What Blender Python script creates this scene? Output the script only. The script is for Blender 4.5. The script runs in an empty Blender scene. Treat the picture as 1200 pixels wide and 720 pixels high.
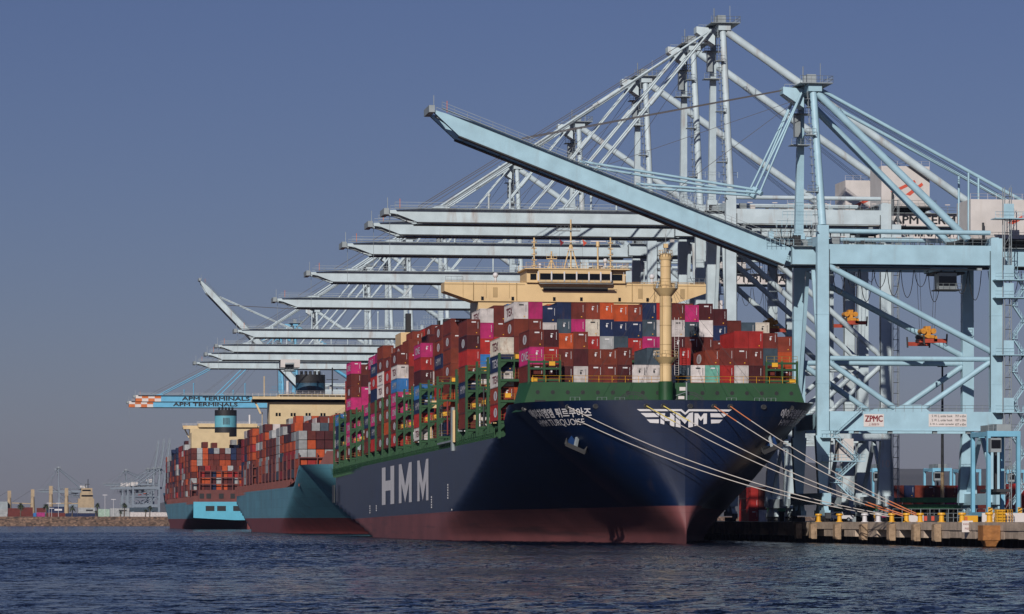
import bpy, math, random
import numpy as np
from mathutils import Vector, Matrix, Euler
R = math.radians
rnd = random.Random(7)
SC = bpy.context.scene
COL = SC.collection

# ------------------------------------------------------------------ camera, world, sun
TH = math.atan(605/4200)                     # view azimuth to the right of +Y
CAM_Z = 3.9
cam_d = bpy.data.cameras.new('camera'); cam = bpy.data.objects.new('camera', cam_d); COL.objects.link(cam)
cam_d.sensor_width = 36; cam_d.lens = 4200/1200*36
cam_d.shift_y = 250/1200
cam_d.clip_start = 1; cam_d.clip_end = 60000
cam.location = (0, 0, CAM_Z); cam.rotation_euler = (R(90), 0, -TH)
SC.camera = cam

SUN_AZ, SUN_EL = R(23), R(26.5)                # sun comes from behind the camera, to its left, low
world = bpy.data.worlds.new('World'); SC.world = world; world.use_nodes = True
nt = world.node_tree; nt.nodes.clear()
out = nt.nodes.new('ShaderNodeOutputWorld'); bg = nt.nodes.new('ShaderNodeBackground')
sky = nt.nodes.new('ShaderNodeTexSky'); sky.sky_type = 'NISHITA'; sky.sun_disc = False
sky.sun_elevation = SUN_EL; sky.sun_rotation = math.pi + SUN_AZ
sky.altitude = 0; sky.air_density = 1.0; sky.dust_density = 0.3; sky.ozone_density = 2.5
hs = nt.nodes.new('ShaderNodeHueSaturation'); hs.inputs['Saturation'].default_value = 0.95
tint = nt.nodes.new('ShaderNodeMix'); tint.data_type = 'RGBA'; tint.blend_type = 'MULTIPLY'
tint.inputs['Factor'].default_value = 1.0; tint.inputs['B'].default_value = (0.68, 0.70, 1.07, 1)
nt.links.new(sky.outputs[0], hs.inputs['Color']); nt.links.new(hs.outputs[0], tint.inputs['A'])
nt.links.new(tint.outputs['Result'], bg.inputs[0]); bg.inputs[1].default_value = 0.05
nt.links.new(bg.outputs[0], out.inputs[0])

sun_d = bpy.data.lights.new('sun', 'SUN'); sun = bpy.data.objects.new('sun', sun_d); COL.objects.link(sun)
sun_d.energy = 5.0; sun_d.angle = R(0.5); sun_d.color = (1.0, 0.94, 0.86)
sd = Vector((-math.sin(SUN_AZ)*math.cos(SUN_EL), -math.cos(SUN_AZ)*math.cos(SUN_EL), math.sin(SUN_EL)))
sun.rotation_euler = sd.to_track_quat('Z', 'Y').to_euler()
vs = SC.view_settings; vs.view_transform = 'Standard'; vs.look = 'None'; vs.gamma = 1; vs.use_curve_mapping = False
vs.exposure = -0.54
SC.cycles.max_bounces = 4; SC.cycles.diffuse_bounces = 1; SC.cycles.glossy_bounces = 3
SC.cycles.use_denoising = True

# ------------------------------------------------------------------ materials
MATS = {}
def S(r, g, b):                              # sRGB 0..255 -> linear
    f = lambda c: (c/255/12.92) if c <= 10 else ((c/255+0.055)/1.055)**2.4
    return (f(r), f(g), f(b))
def mat(name, color, rough=0.55, metal=0.0, dirt=0.18, scale=0.35, streak=None, spec=0.5, coat=0.0, src=None, bump=0.0, bscale=3.0, seams=0.0):
    """painted surface: base colour varied by noise, optional vertical rust / dirt streaks"""
    if name in MATS: return MATS[name]
    m = bpy.data.materials.new(name); m.use_nodes = True; n = m.node_tree; N = n.nodes; L = n.links
    p = N['Principled BSDF']; p.inputs['Roughness'].default_value = rough; p.inputs['Metallic'].default_value = metal
    p.inputs['Specular IOR Level'].default_value = spec; p.inputs['Coat Weight'].default_value = coat
    tc = N.new('ShaderNodeTexCoord')
    if src == 'object':
        c = N.new('ShaderNodeObjectInfo'); csock = c.outputs['Color']
    elif src == 'attr':
        c = N.new('ShaderNodeVertexColor'); c.layer_name = 'Col'; csock = c.outputs['Color']
    else:
        c = N.new('ShaderNodeRGB'); c.outputs[0].default_value = (*color, 1); csock = c.outputs[0]
    if dirt:
        no = N.new('ShaderNodeTexNoise'); no.inputs['Scale'].default_value = scale; no.inputs['Detail'].default_value = 6
        geo = N.new('ShaderNodeNewGeometry'); L.new(geo.outputs['Position'], no.inputs['Vector'])
        mr = N.new('ShaderNodeMapRange'); mr.inputs[1].default_value = 0.3; mr.inputs[2].default_value = 0.7
        mr.inputs[3].default_value = 1-dirt; mr.inputs[4].default_value = 1+dirt*0.6
        L.new(no.outputs['Fac'], mr.inputs[0])
        mx = N.new('ShaderNodeVectorMath'); mx.operation = 'SCALE'; L.new(csock, mx.inputs[0]); L.new(mr.outputs[0], mx.inputs['Scale'])
        csock = mx.outputs[0]
    if streak:
        scol, amount, sx, sz = streak
        mp = N.new('ShaderNodeMapping'); mp.inputs['Scale'].default_value = (sx, sx, sz)
        geo = N.new('ShaderNodeNewGeometry'); L.new(geo.outputs['Position'], mp.inputs['Vector'])
        n2 = N.new('ShaderNodeTexNoise'); n2.inputs['Scale'].default_value = 1; n2.inputs['Detail'].default_value = 5; n2.inputs['Roughness'].default_value = 0.65
        L.new(mp.outputs[0], n2.inputs['Vector'])
        m2 = N.new('ShaderNodeMapRange'); m2.inputs[1].default_value = 0.56; m2.inputs[2].default_value = 0.74; m2.inputs[3].default_value = 0; m2.inputs[4].default_value = amount
        L.new(n2.outputs['Fac'], m2.inputs[0])
        mix = N.new('ShaderNodeMix'); mix.data_type = 'RGBA'; L.new(m2.outputs[0], mix.inputs['Factor'])
        L.new(csock, mix.inputs['A']); mix.inputs['B'].default_value = (*scol, 1); csock = mix.outputs['Result']
    if seams:
        geo = N.new('ShaderNodeNewGeometry'); sp = N.new('ShaderNodeSeparateXYZ'); L.new(geo.outputs['Position'], sp.inputs[0])
        ax = N.new('ShaderNodeMath'); ax.operation = 'SUBTRACT'; L.new(sp.outputs['Y'], ax.inputs[0]); L.new(sp.outputs['X'], ax.inputs[1])
        cb = N.new('ShaderNodeCombineXYZ'); L.new(ax.outputs[0], cb.inputs['X']); L.new(sp.outputs['Z'], cb.inputs['Y'])
        br = N.new('ShaderNodeTexBrick'); br.inputs['Scale'].default_value = 0.1; br.inputs['Mortar Size'].default_value = 0.006; br.inputs['Brick Width'].default_value = 0.9; br.inputs['Row Height'].default_value = 0.26
        br.inputs['Color1'].default_value = (1,1,1,1); br.inputs['Color2'].default_value = (0.86,0.86,0.88,1); br.inputs['Mortar'].default_value = (1-seams,1-seams,1-seams,1)
        L.new(cb.outputs[0], br.inputs['Vector']); mm = N.new('ShaderNodeMix'); mm.data_type = 'RGBA'; mm.blend_type = 'MULTIPLY'; mm.inputs['Factor'].default_value = 1
        L.new(csock, mm.inputs['A']); L.new(br.outputs['Color'], mm.inputs['B']); csock = mm.outputs['Result']
        b = N.new('ShaderNodeBump'); b.inputs['Strength'].default_value = 0.12; b.inputs['Distance'].default_value = 0.03
        L.new(br.outputs['Fac'], b.inputs['Height']); b.invert = True; L.new(b.outputs[0], p.inputs['Normal'])
    L.new(csock, p.inputs['Base Color'])
    if bump:
        nb = N.new('ShaderNodeTexNoise'); nb.inputs['Scale'].default_value = bscale; nb.inputs['Detail'].default_value = 4
        geo = N.new('ShaderNodeNewGeometry'); L.new(geo.outputs['Position'], nb.inputs['Vector'])
        b = N.new('ShaderNodeBump'); b.inputs['Strength'].default_value = bump; b.inputs['Distance'].default_value = 0.3
        L.new(nb.outputs['Fac'], b.inputs['Height']); L.new(b.outputs[0], p.inputs['Normal'])
    MATS[name] = m; return m

RUST = (0.16, 0.055, 0.025)
M_CBLUE = mat('crane_blue', (0.37, 0.57, 0.68), 0.5, dirt=0.13, streak=((0.30, 0.40, 0.46), 0.5, 0.6, 0.12))
M_CGREY = mat('crane_faded_blue', (0.52, 0.62, 0.67), 0.55, dirt=0.15, streak=((0.30, 0.20, 0.15), 0.65, 0.35, 0.05))
M_CSKY = mat('crane_bright_blue', (0.13, 0.43, 0.66), 0.5, dirt=0.12)
M_CPALE = mat('crane_pale_grey', (0.20, 0.24, 0.29), 0.6, dirt=0.1)
M_STEEL = mat('galvanised_steel', (0.30, 0.34, 0.36), 0.55, 0.2, dirt=0.2)
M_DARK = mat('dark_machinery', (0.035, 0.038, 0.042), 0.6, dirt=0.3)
M_BLACK = mat('black_rubber', (0.012, 0.012, 0.014), 0.6, dirt=0.2)
M_WHITE = mat('white_paint', (0.62, 0.58, 0.56), 0.5, dirt=0.1, streak=((0.42, 0.36, 0.3), 0.4, 0.5, 0.1))
M_SIGN = mat('sign_white', (0.70, 0.64, 0.62), 0.5, dirt=0.05)
M_REDP = mat('red_paint', (0.62, 0.09, 0.05), 0.5, dirt=0.1)
M_DRED = mat('dark_red_paint', (0.22, 0.02, 0.025), 0.5, dirt=0.1)
M_TEXT = mat('black_lettering', (0.012, 0.014, 0.018), 0.5, dirt=0)
M_LETTER = mat('white_lettering', (0.66, 0.64, 0.66), 0.5, dirt=0.08)
M_YEL = mat('safety_yellow', (0.75, 0.38, 0.02), 0.5, dirt=0.15)
M_ORANGE = mat('orange_paint', (0.62, 0.15, 0.03), 0.5, dirt=0.15)
M_AMB = mat('amber_head_block', (0.62, 0.26, 0.025), 0.5, dirt=0.35, scale=2)
M_FCRM = mat('shade_dimmed_cream', (0.40, 0.30, 0.19), 0.6, dirt=0.2)  # ship cream darkened, shading of the far ship put into the colour
M_SPRED = mat('spreader_red', (0.42, 0.055, 0.025), 0.5, dirt=0.25)
M_NAVY = mat('navy_hull', (0.0020, 0.011, 0.044), 0.36, dirt=0.3, scale=0.15, spec=0.6, seams=0.35, streak=((0.035, 0.028, 0.03), 0.5, 0.5, 0.04))
M_BOOT = mat('faded_red_boot_topping', (0.19, 0.060, 0.062), 0.65, dirt=0.2, scale=0.12, streak=((0.055, 0.03, 0.035), 0.9, 0.035, 0.5), seams=0.2)
M_DGREEN = mat('ship_green', (0.013, 0.068, 0.022), 0.5, dirt=0.2)
M_BEIGE = mat('ship_beige', (0.70, 0.50, 0.26), 0.5, dirt=0.10, streak=((0.48, 0.27, 0.11), 0.45, 0.6, 0.09))
M_CREAM = mat('ship_cream', (0.62, 0.48, 0.28), 0.5, dirt=0.1, streak=((0.5, 0.26, 0.08), 0.45, 0.3, 0.05))
M_TRIM = mat('dulled_beige_trim', (0.42, 0.29, 0.14), 0.6, dirt=0.2)
M_GLASS = mat('window_glass', (0.006, 0.007, 0.009), 0.15, dirt=0)
M_MBLUE = mat('light_blue_hull', (0.10, 0.28, 0.36), 0.5, dirt=0.15, scale=0.1, streak=((0.10, 0.10, 0.09), 0.7, 0.25, 0.03), seams=0.25)
M_MBOOT = mat('red_brown_boot_topping', (0.15, 0.028, 0.028), 0.6, dirt=0.2)
M_MDECK = mat('red_brown_deck_steel', (0.14, 0.035, 0.03), 0.6, dirt=0.25)
M_MFUN = mat('funnel_light_blue', (0.12, 0.38, 0.48), 0.5, dirt=0.1)
M_TRANS = mat('sunlit_stern_blue', (0.10, 0.42, 0.58), 0.5, dirt=0.08)  # brighter copy of the hull blue, sunlight put into the colour
M_BOX = mat('container_paint', (1, 1, 1), 0.55, dirt=0.25, scale=0.8, spec=0.3, src='object', streak=((0.10, 0.05, 0.04), 0.35, 1.6, 0.35))
M_BOXS = mat('container_paint_mass', (1, 1, 1), 0.55, dirt=0.25, scale=0.8, spec=0.3, src='attr')
M_RUSTW = mat('rusted_white_paint', (0.60, 0.54, 0.46), 0.6, dirt=0.2, scale=1.2, streak=((0.30, 0.14, 0.07), 0.9, 1.3, 0.5))
M_CONC = mat('quay_concrete', (0.52, 0.41, 0.32), 0.85, dirt=0.3, scale=0.5, streak=((0.07, 0.055, 0.045), 0.8, 0.7, 0.25), bump=0.3)
M_FEND = mat('weathered_fender_timber', (0.36, 0.25, 0.16), 0.85, dirt=0.3, scale=1.2, streak=((0.10, 0.05, 0.03), 0.8, 2.0, 0.5), bump=0.4)
M_RFEND = mat('rusty_fender_steel', (0.34, 0.14, 0.04), 0.8, dirt=0.35, scale=1.0, streak=((0.10, 0.035, 0.02), 0.8, 1.4, 0.6), bump=0.4)
M_UNDER = mat('near_black_understructure', (0.015, 0.014, 0.013), 0.8, dirt=0.3)  # near-black for the recess under the quay deck and for trestle posts
M_ASPH = mat('terminal_asphalt', (0.05, 0.05, 0.052), 0.9, dirt=0.25)
M_ROPE = mat('mooring_rope', (0.55, 0.50, 0.46), 0.8, dirt=0.2)
M_ROPEO = mat('orange_rope_cover', (0.62, 0.20, 0.08), 0.8, dirt=0.2)
M_ROPEY = mat('yellow_rope_cover', (0.65, 0.52, 0.12), 0.8, dirt=0.2)
M_CABLE = mat('dark_wire_rope', (0.05, 0.045, 0.05), 0.6, dirt=0)
M_BARK = mat('palm_bark', (0.12, 0.09, 0.065), 0.9, dirt=0.3)
M_FROND = mat('palm_frond', (0.045, 0.06, 0.028), 0.7, dirt=0.4, scale=2)

def rock_mat():
    m = bpy.data.materials.new('breakwater_rock'); m.use_nodes = True; N = m.node_tree.nodes; L = m.node_tree.links
    p = N['Principled BSDF']; p.inputs['Roughness'].default_value = 0.9
    g = N.new('ShaderNodeNewGeometry'); v = N.new('ShaderNodeTexVoronoi'); v.inputs['Scale'].default_value = 0.7
    L.new(g.outputs['Position'], v.inputs['Vector'])
    cr = N.new('ShaderNodeValToRGB'); L.new(v.outputs['Color'], cr.inputs[0])
    cr.color_ramp.elements[0].color = (0.025, 0.018, 0.015, 1); cr.color_ramp.elements[1].color = (0.30, 0.19, 0.13, 1)
    L.new(cr.outputs[0], p.inputs['Base Color']); return m
M_ROCK = rock_mat()

def water_mat():
    m = bpy.data.materials.new('harbour_water'); m.use_nodes = True; N = m.node_tree.nodes; L = m.node_tree.links
    p = N['Principled BSDF']; p.inputs['Base Color'].default_value = (0.002, 0.005, 0.014, 1)
    p.inputs['Roughness'].default_value = 0.12; p.inputs['IOR'].default_value = 1.33; p.inputs['Specular IOR Level'].default_value = 0.36
    g = N.new('ShaderNodeNewGeometry')
    last = None
    for sc_, k, stretch, rot in ((0.22, 0.20, 0.5, 15), (1.1, 0.7, 0.7, -10), (4.0, 0.8, 1.0, 0)):
        mp = N.new('ShaderNodeMapping'); mp.inputs['Scale'].default_value = (stretch, 1, 1); mp.inputs['Rotation'].default_value = (0, 0, R(rot))
        L.new(g.outputs['Position'], mp.inputs['Vector'])
        no = N.new('ShaderNodeTexNoise'); no.inputs['Scale'].default_value = sc_; no.inputs['Detail'].default_value = 3; no.inputs['Roughness'].default_value = 0.6
        L.new(mp.outputs[0], no.inputs['Vector'])
        sb = N.new('ShaderNodeVectorMath'); sb.operation = 'SUBTRACT'; L.new(no.outputs['Color'], sb.inputs[0]); sb.inputs[1].default_value = (0.5, 0.5, 0.5)
        sc2 = N.new('ShaderNodeVectorMath'); sc2.operation = 'MULTIPLY'; L.new(sb.outputs[0], sc2.inputs[0]); sc2.inputs[1].default_value = (k*1.2, k*2.2, 0)
        if last:
            ad = N.new('ShaderNodeVectorMath'); ad.operation = 'ADD'; L.new(last, ad.inputs[0]); L.new(sc2.outputs[0], ad.inputs[1]); last = ad.outputs[0]
        else: last = sc2.outputs[0]
    ad = N.new('ShaderNodeVectorMath'); ad.operation = 'ADD'; L.new(last, ad.inputs[0]); L.new(g.outputs['Normal'], ad.inputs[1])
    nm = N.new('ShaderNodeVectorMath'); nm.operation = 'NORMALIZE'; L.new(ad.outputs[0], nm.inputs[0]); last = nm.outputs[0]
    L.new(last, p.inputs['Normal']); return m
M_WATER = water_mat()

# ------------------------------------------------------------------ mesh helpers
class MB:
    def __init__(s): s.v = []; s.f = []; s.m = []; s.mats = []; s.c = []; s.smooth = []
    def mi(s, m):
        if m not in s.mats: s.mats.append(m)
        return s.mats.index(m)
    def face(s, pts, m, sm=False, col=None):
        b = len(s.v); s.v += [tuple(p) for p in pts]; s.f.append(tuple(range(b, b+len(pts)))); s.m.append(s.mi(m)); s.smooth.append(sm); s.c.append(col)
    def add(s, vs, fs, m, sm=False, col=None):
        b = len(s.v); s.v += [tuple(p) for p in vs]; k = s.mi(m)
        for f in fs: s.f.append(tuple(i+b for i in f)); s.m.append(k); s.smooth.append(sm); s.c.append(col)
    def box(s, x0, x1, y0, y1, z0, z1, m, col=None):
        v = [(x0,y0,z0),(x1,y0,z0),(x1,y1,z0),(x0,y1,z0),(x0,y0,z1),(x1,y0,z1),(x1,y1,z1),(x0,y1,z1)]
        s.add(v, [(0,3,2,1),(4,5,6,7),(0,1,5,4),(1,2,6,5),(2,3,7,6),(3,0,4,7)], m, col=col)
    def frustum(s, c0, s0, c1, s1, m):
        v = []
        for (cx,cy,cz),(sx,sy) in ((c0,s0),(c1,s1)):
            v += [(cx-sx/2,cy-sy/2,cz),(cx+sx/2,cy-sy/2,cz),(cx+sx/2,cy+sy/2,cz),(cx-sx/2,cy+sy/2,cz)]
        s.add(v, [(0,3,2,1),(4,5,6,7),(0,1,5,4),(1,2,6,5),(2,3,7,6),(3,0,4,7)], m)
    def bar(s, a, b, w, h, m):               # box section between points, h is the vertical-ish side
        a = Vector(a); b = Vector(b); d = (b-a).normalized()
        side = d.cross(Vector((0,0,1)))
        if side.length < 1e-3: side = Vector((0,1,0))
        side.normalize(); up = side.cross(d).normalized()
        v = []
        for p in (a, b):
            for i, j in ((-1,-1),(1,-1),(1,1),(-1,1)): v.append(p+side*(w/2*i)+up*(h/2*j))
        s.add(v, [(0,3,2,1),(4,5,6,7),(0,1,5,4),(1,2,6,5),(2,3,7,6),(3,0,4,7)], m)
    def tube(s, a, b, r, m, n=8, r2=None, caps=True):
        a = Vector(a); b = Vector(b); d = (b-a)
        if d.length < 1e-6: return
        d.normalize(); t = d.orthogonal().normalized(); u = d.cross(t); r2 = r if r2 is None else r2
        v = [a+(t*math.cos(2*math.pi*i/n)+u*math.sin(2*math.pi*i/n))*r for i in range(n)] + \
            [b+(t*math.cos(2*math.pi*i/n)+u*math.sin(2*math.pi*i/n))*r2 for i in range(n)]
        s.add(v, [(i,(i+1)%n,(i+1)%n+n,i+n) for i in range(n)], m, sm=n > 5)
        if caps: s.add(v[:n], [tuple(range(n-1,-1,-1))], m); s.add(v[n:], [tuple(range(n))], m)
    def path(s, pts, r, m, n=5):
        for a, b in zip(pts[:-1], pts[1:]): s.tube(a, b, r, m, n, caps=False)
    def rail(s, pts, m, h=1.1, step=2.0, r=0.035, nb=2):
        for a, b in zip(pts[:-1], pts[1:]):
            a = Vector(a); b = Vector(b); L_ = (b-a).length; n = max(1, round(L_/step))
            for i in range(n+1):
                p = a.lerp(b, i/n); s.tube(p, p+Vector((0,0,h)), r, m, 3, caps=False)
            for k in range(nb):
                o = Vector((0,0,h*(k+1)/nb)); s.tube(a+o, b+o, r, m, 3, caps=False)
    def mesh(s, name):
        me = bpy.data.meshes.new(name); me.from_pydata(s.v, [], s.f)
        for m in s.mats: me.materials.append(m)
        me.polygons.foreach_set('material_index', s.m); me.polygons.foreach_set('use_smooth', s.smooth)
        if any(c is not None for c in s.c):
            ca = me.color_attributes.new('Col', 'FLOAT_COLOR', 'CORNER'); data = []
            for f, c in zip(s.f, s.c): data += list((*(c or (1,1,1)), 1))*len(f)
            ca.data.foreach_set('color', data)
        me.update(); return me
    def build(s, name, parent=None):
        o = bpy.data.objects.new(name, s.mesh(name)); COL.objects.link(o)
        if parent: o.parent = parent
        return o
def empty(name, loc, label, cat, group=None, rz=0, rx=0):
    o = bpy.data.objects.new(name, None); COL.objects.link(o); o.location = loc; o.rotation_euler = (rx, 0, rz); o.empty_display_size = 1
    return tag(o, label, cat, group)
def tag(o, label=None, cat=None, group=None, kind=None):
    if label: o['label'] = label
    if cat: o['category'] = cat
    if group: o['group'] = group
    if kind: o['kind'] = kind
    return o
def copy_tree(o, parent=None):
    c = o.copy(); COL.objects.link(c)
    if parent: c.parent = parent
    for ch in KIDS.get(o.name, [x for x in bpy.data.objects if x.parent == o]): copy_tree(ch, c)
    return c
KIDS = {}
ORD = ['zeroth','first','second','third','fourth','fifth','sixth','seventh','eighth','ninth','tenth','eleventh','twelfth','thirteenth','fourteenth','fifteenth','sixteenth','seventeenth','eighteenth','nineteenth','twentieth','twenty-first','twenty-second','twenty-third']

_TC = {}
def text_geo(txt, size=1.0, bold=0.0, shear=0.0, width=None):
    """triangles of a text, centred; returns (verts2d, faces). width stretches to that total width; size is the letter height"""
    key = (txt, bold, shear)
    if key not in _TC:
        cu = bpy.data.curves.new('txt', 'FONT'); cu.body = txt; cu.size = 1; cu.offset = bold; cu.shear = shear; cu.resolution_u = 3
        o = bpy.data.objects.new('txt', cu); COL.objects.link(o)
        bpy.context.view_layer.update()
        me = bpy.data.meshes.new_from_object(o.evaluated_get(bpy.context.evaluated_depsgraph_get()))
        v = [(p.co.x, p.co.y) for p in me.vertices]; f = [tuple(p.vertices) for p in me.polygons]
        bpy.data.objects.remove(o); bpy.data.curves.remove(cu); bpy.data.meshes.remove(me)
        _TC[key] = (v, f)
    v, f = _TC[key]
    xs = [a for a, b in v]; ys = [b for a, b in v]
    x0, x1, y0, y1 = min(xs), max(xs), min(ys), max(ys); k = size/(y1-y0); kx = (width/(x1-x0)) if width else k
    return [((a-(x0+x1)/2)*kx, (b-(y0+y1)/2)*k) for a, b in v], f
def heavy(mb, txt, origin, ux, uz, size, m, d=0.08, **kw):
    for i, (a, b) in enumerate(((-d, 0), (d, 0), (0, d*.7), (0, -d*.7))):
        text_on(mb, txt, Vector(origin)+Vector(ux)*a+Vector(uz)*b+Vector((0, -0.004*i, 0)), ux, uz, size, m, **kw)
def text_on(mb, txt, origin, ux, uz, size, m, **kw):
    v, f = text_geo(txt, size, **kw); o = Vector(origin); ux = Vector(ux); uz = Vector(uz)
    mb.add([o+ux*a+uz*b for a, b in v], f, m)

# ------------------------------------------------------------------ setting: water, quay, land, hills
def wave_sheet(x0, x1, dx, y0, y1):
    xs = np.arange(x0, x1+dx, dx); ys = [y0]
    while ys[-1] < y1: ys.append(ys[-1]+max(0.42, ys[-1]*0.0011))
    ys = np.array(ys); X, Y = np.meshgrid(xs, ys); Z = np.zeros_like(X); r = np.random.RandomState(4)
    patch = np.zeros_like(X)
    for _ in range(7):
        a = r.uniform(0, 2*np.pi); kk = 2*np.pi/r.uniform(45, 220); patch += np.sin(kk*(X*np.cos(a)*0.5+Y*np.sin(a))+r.uniform(0, 6.28))
    amp = 0.85+0.16*patch
    for _ in range(64):
        lam = 1.25*(4.2/1.25)**(r.uniform()**1.4); a = np.radians(r.normal(62, 32)); kk = 2*np.pi/lam
        Z += 0.021*(lam**0.85)*0.62*np.sin(kk*(X*np.cos(a)+Y*np.sin(a))+r.uniform(0, 6.28))*np.clip(1.6-np.abs(0), 0, 1)
    Z = Z*amp*0.36
    edge = np.minimum.reduce([(X-x0)/8, (x1-X)/8, (Y-y0)/8, (y1-Y)/60]); Z *= np.clip(edge, 0, 1)
    Z = np.sign(Z)*np.abs(Z)**1.0+0.02
    n, m = X.shape; co = np.stack([X, Y, Z], -1).reshape(-1, 3).astype(np.float32)
    idx = np.arange(n*m).reshape(n, m); q = np.stack([idx[:-1,:-1], idx[:-1,1:], idx[1:,1:], idx[1:,:-1]], -1).reshape(-1, 4).astype(np.int32)
    me = bpy.data.meshes.new('water'); me.vertices.add(len(co)); me.vertices.foreach_set('co', co.ravel())
    me.loops.add(q.size); me.loops.foreach_set('vertex_index', q.ravel()); me.polygons.add(len(q)); me.polygons.foreach_set('loop_start', np.arange(0, q.size, 4, dtype=np.int32)); me.polygons.foreach_set('loop_total', np.full(len(q), 4, np.int32))
    me.polygons.foreach_set('use_smooth', np.ones(len(q), bool)); me.materials.append(M_WATER); me.update(calc_edges=True)
    o = bpy.data.objects.new('water', me); COL.objects.link(o); return o
WX0, WX1, WY0, WY1 = -30, 214, 120, 1180
tag(wave_sheet(WX0, WX1, 0.55, WY0, WY1), kind='structure')
mb = MB()
for q in (((-9000,-200),(9000,-200),(9000,WY0),(-9000,WY0)), ((-9000,WY1),(9000,WY1),(9000,14000),(-9000,14000)), ((-9000,WY0),(WX0,WY0),(WX0,WY1),(-9000,WY1)), ((WX1,WY0),(9000,WY0),(9000,WY1),(WX1,WY1))):
    mb.face([(x,y,0.02) for x,y in q], M_WATER)
tag(mb.build('water'), kind='structure')
QX, QZ = 139.0, 3.63
mb = MB(); mb.box(QX+6, 1600, 300, 2340, -3, QZ, M_ASPH); mb.box(QX+1.2, QX+6, 300, 2340, 2.1, QZ, M_CONC)
mb.box(QX, QX+1.2, 300, 2340, 2.45, QZ+0.004, M_CONC)
Y = 470
while Y < 1400:                              # pile caps reaching lower than the edge beam
    mb.box(QX+0.1, QX+5.9, Y, Y+7.5, 1.25, 2.44, M_CONC); Y += 14.6
mb.box(QX+0.15, QX+5.9, 455, 524, 1.35, 2.44, M_CONC)
Y = 440
while Y < 1000:
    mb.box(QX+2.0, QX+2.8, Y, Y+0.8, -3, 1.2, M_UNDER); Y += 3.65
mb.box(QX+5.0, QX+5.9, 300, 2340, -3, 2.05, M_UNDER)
tag(mb.build('quay'), kind='structure')
mb = MB()                                    # far bank of tipped rock on the left
Y0 = 2420
nx, ny = 420, 9
for i in range(nx+1):
    x = -900+i*4.2
    for j in range(ny+1):
        t = j/ny; jx = rnd.uniform(-1.2,1.2); h = -1.0+7.4*t+rnd.uniform(-0.8,0.8)*(0.3+ (t > 0.9)*-0.2)
        mb.v.append((x+jx, Y0+14*t+rnd.uniform(-1,1), h))
for i in range(nx):
    for j in range(ny):
        a = i*(ny+1)+j; mb.f.append((a, a+ny+1, a+ny+2, a+1)); mb.m.append(mb.mi(M_ROCK)); mb.smooth.append(False); mb.c.append(None)
mb.box(-2500, 1400, Y0+14, 9000, -2, 6.0, M_ASPH)
tag(mb.build('rock_embankment'), kind='structure')
def hill(x0, x1, Y, h, seed):
    mb = MB(); n = 90; r = random.Random(seed); ph = [r.uniform(0,6) for _ in range(5)]
    pr = []
    for i in range(n+1):
        t = i/n; x = x0+(x1-x0)*t
        z = h*(0.72+0.12*math.sin(5*t+ph[0])+0.06*math.sin(13*t+ph[1])+0.03*math.sin(31*t+ph[2]))*min(1, 6*t, 6*(1-t))
        pr.append((x, z))
    rows = [(0, -2), (500, 0.45), (900, 0.8), (1300, 1.0), (2200, 0.9)]
    for dy, k in rows:
        for x, z in pr: mb.v.append((x, Y+dy, z*k if k > 0 else -2))
    for j in range(len(rows)-1):
        for i in range(n):
            a = j*(n+1)+i; mb.f.append((a, a+1, a+n+2, a+n+1)); mb.m.append(mb.mi(M_HILL)); mb.smooth.append(True); mb.c.append(None)
    return mb.build('hills')
M_HILL = mat('scrub_hillside', (0.11, 0.105, 0.09), 0.9, dirt=0.3, scale=0.004)
tag(hill(300, 5200, 9800, 290, 3), kind='structure')

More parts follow.
